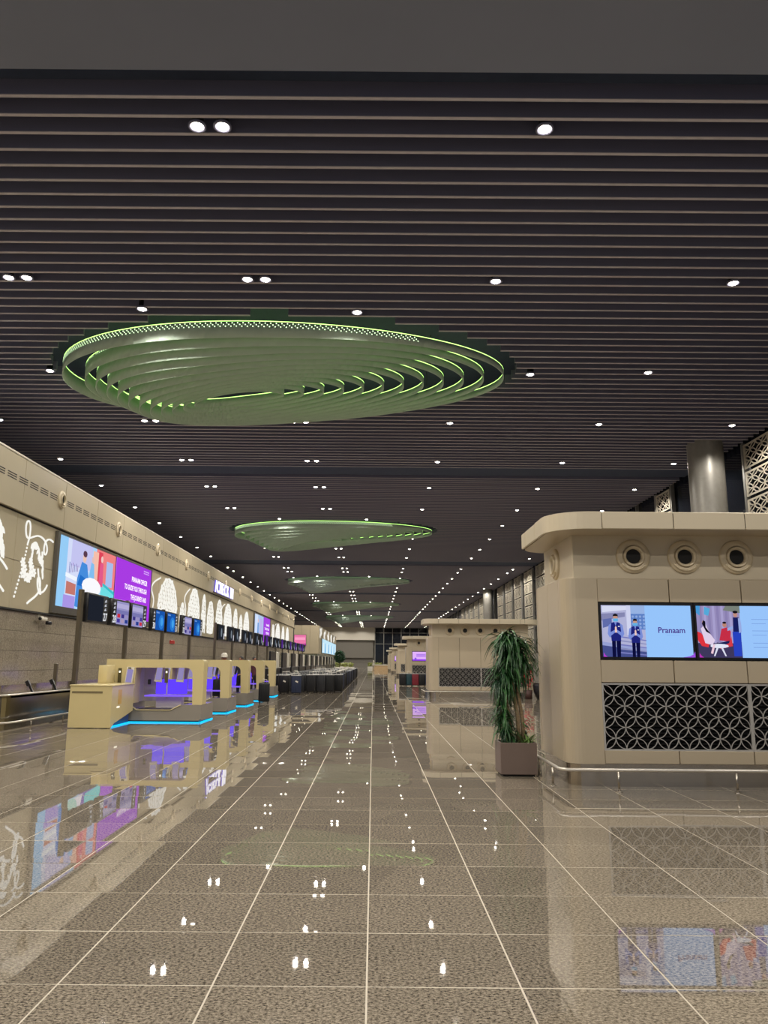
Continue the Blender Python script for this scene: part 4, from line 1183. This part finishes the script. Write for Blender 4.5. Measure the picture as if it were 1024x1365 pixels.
for (px, py, rot, lab) in ((-8.75, 20.2, -28, 'black slanted scanner handle on the steel baggage counter'), (-8.75, 21.7, -28, 'black slanted scanner handle behind the cream desk, nearer the posts')):
    t = thing('scanner_stand', lab, 'scanner', (px, py, 0.79))
    MB().obox((0, 0, 0.10), (0.05, 0.05, 0.26), (0, R(rot), 0)).build('stalk', M_BLACKP, t)
    MB().obox((-0.09, 0, 0.24), (0.09, 0.08, 0.14), (0, R(rot), 0)).build('scanner_head', M_BLACKP, t)
    MB().box(-0.07, 0.09, -0.07, 0.07, 0, 0.012).build('stand_foot', M_BLACKP, t)
t = thing('counter_screen', 'small dark portrait screen on the steel counter at the left edge', 'screen', (-8.85, 18.2, 0.79))
MB().rbox(-0.06, 0.06, -0.02, 0.02, 0.08, 0.34, 0.008, 1).build('screen_case', M_BLACKP, t)
MB().box(-0.045, 0.045, -0.024, -0.02, 0.1, 0.32).build('screen_picture', emit((50, 46, 110), 1.0), t)
MB().box(-0.02, 0.02, -0.02, 0.02, 0, 0.09).box(-0.06, 0.06, -0.05, 0.05, 0, 0.01).build('stand_foot', M_BLACKP, t)
for (px, py, lab) in ((-9.2, 18.9, 'short grey steel post at the left edge behind the steel counter'), (-8.85, 21.9, 'short grey steel post beside the cream desk')):
    t = thing('short_post', lab, 'post', (px, py, 0))
    MB().rbox(-0.045, 0.045, -0.045, 0.045, 0, 1.52, 0.008, 1).build('post_shaft', M_POST, t)
    MB().rbox(-0.1, 0.1, -0.1, 0.1, 0, 0.02, 0.004, 1).build('post_base', M_POST, t)

# ================================================================== SUITCASES
CASE_C = {'black': (17, 18, 21), 'navy': (30, 40, 66), 'teal': (24, 58, 66), 'red': (112, 26, 40), 'charcoal': (34, 35, 39)}
def suitcase_meshes(colour):
    m = mat('suitcase_' + colour, CASE_C[colour], 0.42, var=0.12, scale=12)
    body = MB().rbox(-0.25, 0.25, -0.16, 0.16, 0.07, 0.92, 0.055, 3)
    for k in range(5):
        x = -0.16 + 0.08 * k
        body.rbox(x - 0.012, x + 0.012, -0.168, 0.168, 0.14, 0.86, 0.008, 1)
    zip_ = MB().rbox(-0.256, 0.256, -0.012, 0.012, 0.064, 0.926, 0.05, 2)
    hd = MB().tube([(-0.11, 0.06, 0.9), (-0.11, 0.06, 1.06), (-0.09, 0.06, 1.08), (0.09, 0.06, 1.08), (0.11, 0.06, 1.06), (0.11, 0.06, 0.9)], 0.014, 6)
    gr = MB().tube([(-0.09, -0.03, 0.92), (-0.07, -0.03, 0.955), (0.07, -0.03, 0.955), (0.09, -0.03, 0.92)], 0.013, 6)
    wh = MB().lathe([(0.0001, -0.02), (0.035, -0.02), (0.035, 0.02), (0.0001, 0.02)], axis='X', n=10)
    film = MB().rbox(-0.255, 0.255, -0.165, 0.165, 0.885, 0.935, 0.03, 2)
    tg = MB().obox((0.02, -0.176, 0.62), (0.13, 0.006, 0.07), (0, R(25), 0))
    wm = mat('wheel_rubber', (16, 16, 17), 0.6)
    return dict(body=body.mesh('suitcase_shell', m), zip=zip_.mesh('zip_seam', M_BLACKP), hd=hd.mesh('pull_handle', M_STEEL), gr=gr.mesh('grip', M_BLACKP), wh=wh.mesh('wheel', wm),
                film=film.mesh('plastic_cover', mat('plastic_film', (158, 156, 152), 0.35, var=0.2, scale=20)), tag=tg.mesh('luggage_tag', M_WHITE))
CM = {c: suitcase_meshes(c) for c in CASE_C}
def suitcase(x, y, z, rz, colour, label, group=None, film=False, tagd=False, full=True, s=1.0):
    c = CM[colour]
    t = thing('suitcase', label, 'suitcase', (x, y, z), rz, group)
    t.scale = (s, s, s)
    inst('suitcase_shell', c['body'], t)
    if full:
        inst('zip_seam', c['zip'], t); inst('grip', c['gr'], t)
    if True:
        for (wx, wy) in ((-0.19, -0.11), (0.19, -0.11), (-0.19, 0.11), (0.19, 0.11)):
            inst('wheel', c['wh'], t, (wx, wy, 0.035))
    if full or film: inst('pull_handle', c['hd'], t)
    if film: inst('plastic_cover', c['film'], t)
    if tagd: inst('luggage_tag', c['tag'], t)
    return t
rs = random.Random(11)
xs_front = [-5.1, -4.5, -3.85, -3.25, -2.78, -2.32, -1.9]
for k, x in enumerate(xs_front):
    cn = ['black', 'black', 'navy', 'black', 'charcoal', 'black', 'black'][k]
    suitcase(x, 40.0 + [0.0, 0.0, -0.5, 1.4, 1.8, 2.0, 2.9][k], 0, rs.uniform(-0.15, 0.15), cn,
             '%s upright suitcase in the front row of the luggage block, %s from its left end' % ('navy' if cn == 'navy' else ('charcoal' if cn == 'charcoal' else 'black'), ordw(k)),
             'front row of the luggage block', True, k in (0, 1, 2), True, 1.02)
rowi = 0
yv = 41.6
while yv < 82:
    for k in range(6):
        x = -5.1 + 0.62 * k + rs.uniform(-0.03, 0.03)
        yk = yv + (2.9 if k > 4 else (1.6 if k > 2 else 0)) + rs.uniform(-0.12, 0.12)
        if k == 5:
            suitcase(-1.95 + rs.uniform(-0.03, 0.03), yk + 0.2, 0, rs.uniform(-0.08, 0.08), rs.choice(('black', 'black', 'charcoal', 'navy')),
                     'dark upright suitcase on the aisle side of the luggage block, %s behind its front row' % ordw(rowi), 'aisle side of the luggage block', rs.random() < 0.3, False, rowi < 8, 1.02)
        else:
            suitcase(x, yk, 0, rs.uniform(-0.08, 0.08), rs.choice(('black', 'black', 'charcoal')), 'dark upright suitcase packed inside the luggage block behind its front row',
                     'suitcases packed inside the luggage block', rs.random() < 0.22, False, False, 1.02)
    rowi += 1
    yv += 1.9
for k, (x, cn) in enumerate(((2.05, 'black'), (2.5, 'teal'), (2.93, 'red'), (3.38, 'black'), (3.85, 'navy'), (4.35, 'navy'))):
    w = ['black suitcase at the left end of the row before the violet-screen kiosk', 'teal suitcase in the row before the violet-screen kiosk', 'dark red suitcase in the row before the violet-screen kiosk',
         'black suitcase right of the dark red one', 'navy suitcase second right of the dark red one', 'navy suitcase at the right end of the row before the violet-screen kiosk'][k]
    suitcase(x, 54.4 + 0.1 * (k % 2), 0, rs.uniform(-0.1, 0.1), cn, w, 'suitcases before the violet-screen kiosk', True, False, True, 0.92)
suitcase(-5.15, 25.9, 0.47, 0.2, 'black', 'black suitcase standing in the second bag-drop portal', None, False, False, True, 0.62).location = (-5.06, 25.7, 0.47)
suitcase(-4.3, 31.2, 0, 0.1, 'black', 'black suitcase on the floor beside the third bag-drop portal', None, False, False, True, 0.85)

# black check-in counters beyond the portals
def far_counter(y, label, first=[None]):
    t = thing('check_in_counter', label, 'counter', (-6.6, y, 0), 0, 'black check-in counters behind the luggage')
    MB().rbox(-0.9, 0.0, 0, 5.6, 0.0, 1.15, 0.02, 1).build('counter_body', M_BLACKP, t)
    MB().rbox(-0.14, -0.02, 0.6, 3.4, 1.15, 2.25, 0.02, 1).build('counter_sign', M_BLACKP, t)
    MB().rbox(-0.10, -0.03, 3.9, 5.3, 1.15, 2.25, 0.02, 1).build('side_screen', M_WHITE, t)
    return t
for k in range(13):
    far_counter(50.0 + 6.8 * k, '%s black check-in counter with upright sign beyond the portals' % ordw(k))

# ================================================================== PLANTS
def leaf_mesh(L_, w_, droop, m, curl=0.0):
    """strap leaf from the origin along +X, rising then drooping"""
    mb = MB()
    n = 6
    vs = []
    for k in range(n + 1):
        u = k / n
        x = L_ * (u - 0.22 * droop * u * u)
        z = L_ * (0.34 * u - droop * u * u)
        w = w_ * (0.35 + 0.65 * math.sin(min(1, u * 2.2) * PI / 2)) * (1 - u ** 2.4) + 0.001
        vs += [(x, -w / 2, z + 0.15 * w), (x, curl * u * u, z - 0.12 * w), (x, w / 2, z + 0.15 * w)]
    fs = []
    for k in range(n):
        for j in range(2):
            fs.append((3 * k + j, 3 * k + j + 1, 3 * k + j + 4, 3 * k + j + 3))
    mb.add(vs, fs, 0, True)
    return mb
LEAFS = []
for (L_, w_, dr, mi) in ((0.38, 0.040, 0.95, 0), (0.42, 0.042, 1.15, 1), (0.35, 0.036, 0.75, 2), (0.40, 0.040, 1.3, 0), (0.33, 0.036, 0.5, 1), (0.36, 0.040, 1.05, 2)):
    LEAFS.append((leaf_mesh(L_, w_, dr, mi), M_LEAF[mi]))
LEAF_ME = [mb.mesh('leaf', m, fix=False) for mb, m in LEAFS]
PALE = leaf_mesh(0.34, 0.022, 0.55, 3).mesh('leaf', M_LEAF[3], fix=False)
pt = thing('potted_plant', 'tall bushy dracaena in a square taupe planter beside the nearest kiosk', 'plant', (2.17, 12.12, 0))
MB().prism([(-0.235, -0.235), (0.235, -0.235), (0.235, 0.235), (-0.235, 0.235)], 0.0, 0.03).build('planter_foot', M_CORE, pt)
pm = MB()
for (x0, x1, y0, y1) in ((-0.27, 0.27, -0.27, -0.24), (-0.27, 0.27, 0.24, 0.27), (-0.27, -0.24, -0.24, 0.24), (0.24, 0.27, -0.24, 0.24)):
    pm.rbox(x0, x1, y0, y1, 0.03, 0.48, 0.004, 1)
pm.build('planter', M_PLANTER, pt)
MB().box(-0.24, 0.24, -0.24, 0.24, 0.03, 0.44).build('soil', M_SOIL, pt)
trunks = [[(-0.06, 0.0, 0.43), (-0.08, 0.0, 0.8), (-0.13, 0.0, 1.1), (-0.15, 0.0, 1.45)],
          [(0.05, -0.03, 0.43), (0.04, -0.03, 0.85), (-0.03, -0.04, 1.3), (-0.07, -0.03, 1.6), (-0.03, 0.0, 1.92)],
          [(0.13, 0.02, 0.43), (0.12, 0.02, 0.8), (0.06, 0.02, 1.2), (0.05, 0.0, 1.6), (0.05, 0.0, 1.95)]]
for tr in trunks:
    MB().tube(bez([tr[0], tr[1], tr[2], tr[3]], 10) and tr, [0.034 - 0.004 * k for k in range(len(tr))], 9).build('trunk', M_BARK, pt)
rl = random.Random(5)
crowns = [((-0.06, 0.0), 1.70, 2.06, 0.13, 330, 1.0), ((0.07, 0.02), 1.62, 2.0, 0.13, 240, 1.0), ((0.10, 0.05), 1.38, 1.66, 0.10, 110, 0.85), ((-0.17, 0.0), 1.26, 1.58, 0.11, 240, 0.92),
          ((-0.08, 0.06), 1.16, 1.45, 0.1, 110, 0.85), ((-0.19, 0.0), 0.80, 1.06, 0.08, 150, 0.74), ((-0.17, -0.03), 0.60, 0.84, 0.08, 110, 0.7), ((-0.10, -0.05), 0.46, 0.68, 0.09, 100, 0.6), ((0.12, 0.1), 0.5, 0.8, 0.07, 50, 0.6)]
allv = []
for ((cx, cy), z0, z1, sp, n, sc_) in crowns:
    for k in range(n):
        u = rl.random()
        az = rl.uniform(0, 2 * PI)
        z = z0 + (z1 - z0) * u
        pitch = -0.9 * (u ** 1.5) + 0.35 + rl.uniform(-0.2, 0.2)
        allv.append(((cx + rl.uniform(-sp, sp) * 0.8, cy + rl.uniform(-sp, sp) * 0.8, z), az, pitch, sc_ * rl.uniform(0.72, 1.05), rl.randrange(6)))
rl.shuffle(allv)
singles = allv[:285]
for (p, az, pitch, s_, li) in singles:
    inst('leaf', LEAF_ME[li], pt, p, (0, pitch, az), (s_, s_, s_))
fo = MB()
for (p, az, pitch, s_, li) in allv[285:]:
    mtx = Matrix.Translation(p) @ Euler((0, pitch, az)).to_matrix().to_4x4() @ Matrix.Scale(s_, 4)
    fo.add([mtx @ Vector(v) for v in LEAFS[li][0].v], LEAFS[li][0].f, (0, 1, 2, 0, 1, 2)[li], True)
tag(fo.build('foliage', [M_LEAF[0], M_LEAF[1], M_LEAF[2]], pt, fix=False), kind='stuff')
gs = MB()
for k in range(46):
    az = rl.uniform(0, 2 * PI)
    mtx = Matrix.Translation((0.15 + rl.uniform(-0.06, 0.06), -0.08 + rl.uniform(-0.1, 0.1), 0.43)) @ Euler((0, rl.uniform(-1.2, -0.3), az)).to_matrix().to_4x4() @ Matrix.Scale(rl.uniform(0.6, 1.0), 4)
    mb = leaf_mesh(0.34, 0.022, 0.55, 3)
    gs.add([mtx @ Vector(v) for v in mb.v], mb.f, 0, True)
tag(gs.build('grass_tuft', M_LEAF[3], pt, fix=False), 'pale green grassy tuft at the foot', kind='stuff')

# round black pot with a small palm beside the second kiosk
pp = thing('potted_palm', 'dark palm in a round black pot beyond the tall potted plant', 'plant', (7.86, 36.55, 0))
MB().lathe([(0.0001, 0.0), (0.26, 0.0), (0.40, 0.3), (0.44, 0.62), (0.40, 0.72), (0.36, 0.70), (0.0001, 0.66)], n=20).build('pot', M_BLACKP, pp)
MB().tube([(0, 0, 0.66), (0.03, 0, 1.2), (0.0, 0, 1.7)], [0.06, 0.05, 0.04], 8).build('trunk', M_BARK, pp)
for k in range(60):
    az = rl.uniform(0, 2 * PI); z = rl.choice((1.1, 1.4, 1.7, 1.9, 2.5, 2.7)) + rl.uniform(-0.1, 0.1)
    inst('leaf', LEAF_ME[rl.randrange(6)], pp, (rl.uniform(-0.05, 0.05), rl.uniform(-0.05, 0.05), z), (0, rl.uniform(-1.0, 0.2), az), (1.2, 2.0, 1.2))
pp = thing('potted_flower', 'red flowering plant beside the black pot', 'plant', (7.22, 36.65, 0))
MB().lathe([(0.0001, 0.0), (0.15, 0.0), (0.2, 0.4), (0.0001, 0.38)], n=16).build('pot', mat('terracotta', (70, 44, 40), 0.6), pp)
MB().tube([(0, 0, 0.38), (0.0, 0.0, 0.75), (0.02, 0, 1.1)], 0.03, 6).build('stem', M_BARK, pp)
M_PETAL = mat('red_petal', (206, 60, 74), 0.5)
pet = MB().prism([(0, 0), (0.07, 0.05), (0.16, 0.05), (0.26, 0.0), (0.16, -0.05), (0.07, -0.05)], -0.004, 0.004).mesh('petal', M_PETAL)
for k in range(50):
    inst('petal', pet, pp, (rl.uniform(-0.14, 0.14), rl.uniform(-0.14, 0.14), rl.uniform(0.5, 1.35)), (rl.uniform(-0.4, 0.4), rl.uniform(-0.9, 0.6), rl.uniform(0, 6.28)))

# ================================================================== PEOPLE BEHIND THE PORTALS
def skin_mesh(verts, edges, radii, mats, levels=2, root=0, assign=None):
    me = bpy.data.meshes.new('body')
    me.from_pydata(verts, edges, [])
    o = bpy.data.objects.new('tmp', me); col.objects.link(o)
    md = o.modifiers.new('s', 'SKIN')
    if not me.skin_vertices:
        me.skin_vertices.new()
    for i, r in enumerate(radii):
        sv = me.skin_vertices[0].data[i]
        sv.radius = (r, r) if not isinstance(r, tuple) else r
        sv.use_root = (i == root)
    md.use_smooth_shade = True
    sb = o.modifiers.new('u', 'SUBSURF'); sb.levels = levels; sb.render_levels = levels
    dg = bpy.context.evaluated_depsgraph_get()
    out = bpy.data.meshes.new_from_object(o.evaluated_get(dg))
    bpy.data.objects.remove(o)
    out.materials.clear()
    for m in mats: out.materials.append(m)
    for p in out.polygons:
        p.use_smooth = True
        p.material_index = assign(p.center) if assign else 0
    return out
M_SKIN = mat('skin', (150, 104, 80), 0.5, var=0.05)
M_HAIR = mat('hair', (18, 15, 14), 0.5)
def person(x, y, rz, label, shirt, trousers, head, H=1.80):
    t = thing('person', label, 'person', (x, y, 0), rz)
    k = H / 1.8
    V = []; E = []; RD = []
    def v(p, r, link=None):
        V.append((p[0] * k, p[1] * k, p[2] * k)); RD.append(r * k if not isinstance(r, tuple) else (r[0] * k, r[1] * k))
        if link is not None: E.append((link, len(V) - 1))
        return len(V) - 1
    pel = v((0, 0, 0.96), (0.155, 0.11))
    wst = v((0, -0.01, 1.14), (0.14, 0.10), pel)
    che = v((0, -0.01, 1.34), (0.165, 0.115), wst)
    nb = v((0, 0.0, 1.50), (0.08, 0.07), che)
    nk = v((0, 0.0, 1.55), 0.055, nb)
    hd0 = v((0, -0.015, 1.63), (0.072, 0.085), nk)
    hd1 = v((0, -0.02, 1.72), (0.078, 0.095), hd0)
    hd2 = v((0, -0.01, 1.77), (0.055, 0.07), hd1)
    for s_ in (-1, 1):
        sh = v((s_ * 0.19, 0.0, 1.44), 0.06, che)
        el = v((s_ * 0.25, -0.02, 1.15), 0.045, sh)
        bend = (-0.24 if s_ > 0 else -0.10)
        wr_ = v((s_ * (0.22), bend, 0.97 if s_ < 0 else 1.10), 0.03, el)
        pm_ = v((s_ * 0.21, bend - 0.08, 0.92 if s_ < 0 else 1.10), (0.038, 0.02), wr_)
        for q in range(4):
            off = (q - 1.5) * 0.02
            f1 = v((s_ * 0.21 + off, bend - 0.13, (0.875 if s_ < 0 else 1.09)), 0.0095, pm_)
            v((s_ * 0.21 + off * 1.05, bend - 0.165 + 0.006 * abs(q - 1), (0.845 if s_ < 0 else 1.065)), 0.0085, f1)
        th = v((s_ * 0.21 - s_ * 0.045, bend - 0.07, (0.92 if s_ < 0 else 1.11)), 0.0105, pm_)
        v((s_ * 0.21 - s_ * 0.06, bend - 0.105, (0.895 if s_ < 0 else 1.10)), 0.0095, th)
        hp = v((s_ * 0.095, 0.0, 0.88), 0.095, pel)
        kn = v((s_ * 0.11, -0.01, 0.50), 0.062, hp)
        an = v((s_ * 0.11, 0.02, 0.10), 0.042, kn)
        hl = v((s_ * 0.11, 0.0, 0.045), 0.042, an)
        v((s_ * 0.125, -0.15, 0.032), (0.042, 0.03), hl)
    sm_ = mat('shirt_%d_%d_%d' % shirt, shirt, 0.7); tm = mat('trousers_%d_%d_%d' % trousers, trousers, 0.7); shoe = mat('shoe_black', (18, 16, 16), 0.4)
    def asg(c):
        z = c.z / k
        if z < 0.085: return 3
        if abs(c.x) / k > 0.165 and z < 1.16 and c.y / k < -0.075: return 2
        if z > 1.525: return 2
        if z < 0.98 and abs(c.x) / k < 0.2: return 1
        return 0
    me = skin_mesh(V, E, RD, [sm_, tm, M_SKIN, shoe], 1, 0, asg)
    b = inst('body', me, t)
    zmin = min(q.co.z for q in me.vertices)
    b.location.z = -zmin
    hz = 1.70 * k - zmin
    # face
    for s_ in (-1, 1):
        MB().lathe([(0.0001, -0.006), (0.011, -0.004), (0.012, 0.004)], (s_ * 0.03, -0.108 * k, hz + 0.0), 'Y', 8).build('eye', M_BLACKP, t)
        MB().rbox(s_ * 0.082 - 0.012, s_ * 0.082 + 0.012, -0.02, 0.015, hz - 0.045, hz + 0.015, 0.008, 1).build('ear', M_SKIN, t)
    MB().add([(0, -0.098, hz + 0.005), (-0.015, -0.098, hz - 0.035), (0.015, -0.098, hz - 0.035), (0, -0.128, hz - 0.032)], [(0, 1, 3), (0, 3, 2), (1, 2, 3)]).build('nose', M_SKIN, t)
    MB().rbox(-0.025, 0.025, -0.112, -0.095, hz - 0.066, hz - 0.054, 0.004, 1).build('mouth', mat('lips', (110, 60, 54), 0.5), t)
    prof = [(0.0001, 0.115), (0.05, 0.105), (0.085, 0.07), (0.098, 0.02), (0.096, -0.02)]
    if head == 'cap':
        MB().lathe([(r * 1.22, h * 1.15 + 0.035) for r, h in prof], (0, 0.0, hz + 0.01), n=16).build('cap', M_WHITE, t)
        MB().prism([(-0.09, -0.10), (0.09, -0.10), (0.08, -0.17), (0, -0.195), (-0.08, -0.17)], hz + 0.015, hz + 0.03).build('cap_peak', M_WHITE, t)
    hm = MB().lathe([(r * (0.97 if head != 'cap' else 0.9), h * (0.95 if head != 'cap' else 0.6)) for r, h in prof], (0, 0.014, hz + 0.01), n=16).build('hair', M_HAIR, t)
    return t
person(-5.25, 27.6, R(20), 'person in a white cap and dark clothes standing behind the second portal', (40, 40, 46), (30, 32, 40), 'cap', 1.84)
person(-5.30, 31.45, R(-30), 'person in navy clothes with dark hair standing behind the third portal', (34, 38, 62), (26, 28, 46), 'hair', 1.80)
person(-5.35, 35.3, R(35), 'person in a maroon shirt with dark hair standing behind the fourth portal', (78, 34, 44), (30, 28, 34), 'hair', 1.80)

# ================================================================== FAR END OF THE HALL
t = thing('led_display', 'bright pale blue screen on the side of the far beige block', 'display', (-8.5, 128.0, 2.95))
MB().box(0, 0.12, 0, 47, 0, 2.35).build('display_frame', M_BLACKP, t)
L = [((196, 232, 250), rect(0, 0, 47, 2.3))]
for k in range(9):
    L.append(((120, 180, 226) if k % 2 else (230, 246, 252), [(2 + 5 * k, 0.1), (5 + 5 * k, 0.1), (4.4 + 5 * k, 1.8), (2.8 + 5 * k, 1.6)]))
picture('screen_picture', L, t, (0.125, 0, 0.03), FACE_HALL)
for k in range(5):
    tt = thing('wall_artwork', 'small white backlit artwork above the far pale screen, %s along' % ordw(k), 'artwork', (-8.5, 123 + 10.5 * k, 5.45), 0, 'backlit artworks on the far block')
    pol = []
    for j in range(30):
        pol.append(leaf_poly(rng.uniform(0, 5.5), rng.uniform(0.1, 1.2), 0.6, 0.24, rng.uniform(0, 6.2)))
    art_mesh(pol).build('leaf_pattern', M_ART, tt)
t = thing('led_display', 'pink lit screen on the front of the far beige block', 'display', (-12.3, 120.98, 3.9))
MB().box(0, 1.9, -0.08, 0, 0, 1.75).build('display_frame', M_BLACKP, t)
picture('screen_picture', [((236, 120, 170), rect(0, 0, 1.82, 1.67)), ((250, 160, 196), rect(0.1, 0.9, 1.7, 1.3)), ((170, 60, 150), rect(0, 0, 1.82, 0.35))], t, (0.04, -0.085, 0.04), FACE_CAM)
for (x, y, w, lab) in ((-8.2, 150, 4.5, 'low planter with yellow-green hedge before the far end wall'), (-1.2, 172, 3.2, 'small hedge planter in the middle of the far hall')):
    t = thing('hedge_planter', lab, 'planter', (x, y, 0))
    MB().rbox(0, w, 0, 1.0, 0, 0.55, 0.02, 1).build('planter', M_WHITE, t)
    hb = MB()
    for k in range(320):
        p = (rl.uniform(0.1, w - 0.1), rl.uniform(0.05, 0.95), 0.6 + rl.uniform(0, 0.75))
        hb.obox(p, (0.3, 0.16, 0.02), (rl.uniform(-1, 1), rl.uniform(-1, 1), rl.uniform(0, 3)))
    tag(hb.build('foliage', mat('hedge_leaf', (150, 156, 86), 0.6, var=0.3), t, fix=False), kind='stuff')
t = thing('indoor_tree', 'dark round-headed indoor tree before the far pale screen', 'tree', (-5.0, 117.0, 0))
MB().lathe([(0.0001, 0), (0.5, 0), (0.6, 0.7), (0.0001, 0.68)], n=14).build('pot', M_WHITE, t)
MB().tube([(0, 0, 0.6), (0.05, 0, 1.4), (0, 0, 2.2)], 0.08, 8).build('trunk', M_BARK, t)
hb = MB()
for k in range(500):
    a, b_ = rl.uniform(0, 2 * PI), math.acos(rl.uniform(-1, 1)); r_ = rl.uniform(0.6, 1.0)
    hb.obox((0.85 * r_ * math.cos(a) * math.sin(b_), 0.85 * r_ * math.sin(a) * math.sin(b_), 2.3 + 0.95 * r_ * math.cos(b_)), (0.28, 0.16, 0.02), (rl.uniform(-1, 1), rl.uniform(-1, 1), rl.uniform(0, 3)))
tag(hb.build('foliage', M_LEAF[2], t, fix=False), kind='stuff')
t = thing('service_desk', 'long pale wooden desk across the aisle at the far end', 'desk', (1.4, 152.0, 0))
MB().rbox(-1.6, 3.0, 0, 0.8, 0.9, 1.05, 0.02, 1).build('desk_top', M_WHITE, t)
MB().box(-1.5, 2.9, 0.1, 0.7, 0.0, 0.9).build('desk_front', mat('desk_wood', (188, 158, 118), 0.5), t)
MB().rbox(2.4, 3.6, -1.0, 0.9, 0, 1.25, 0.03, 1).build('desk_end', mat('desk_wood', (188, 158, 118), 0.5), t)
t = thing('barrier_wall', 'low white partition before the far grey shutter', 'partition', (-13, 182, 0))
for k in range(3):
    MB().rbox(2.6 * k, 2.6 * k + 2.5, 0, 0.15, 0.0, 1.3, 0.03, 1).build('partition_panel', M_WHITE, t)
for (x, y, h, lab) in ((0.1, 148, 1.72, 'person in pale clothes standing by the far desk'),):
    person(x, y, R(160), lab, (196, 190, 176), (150, 146, 136), 'cap', h)
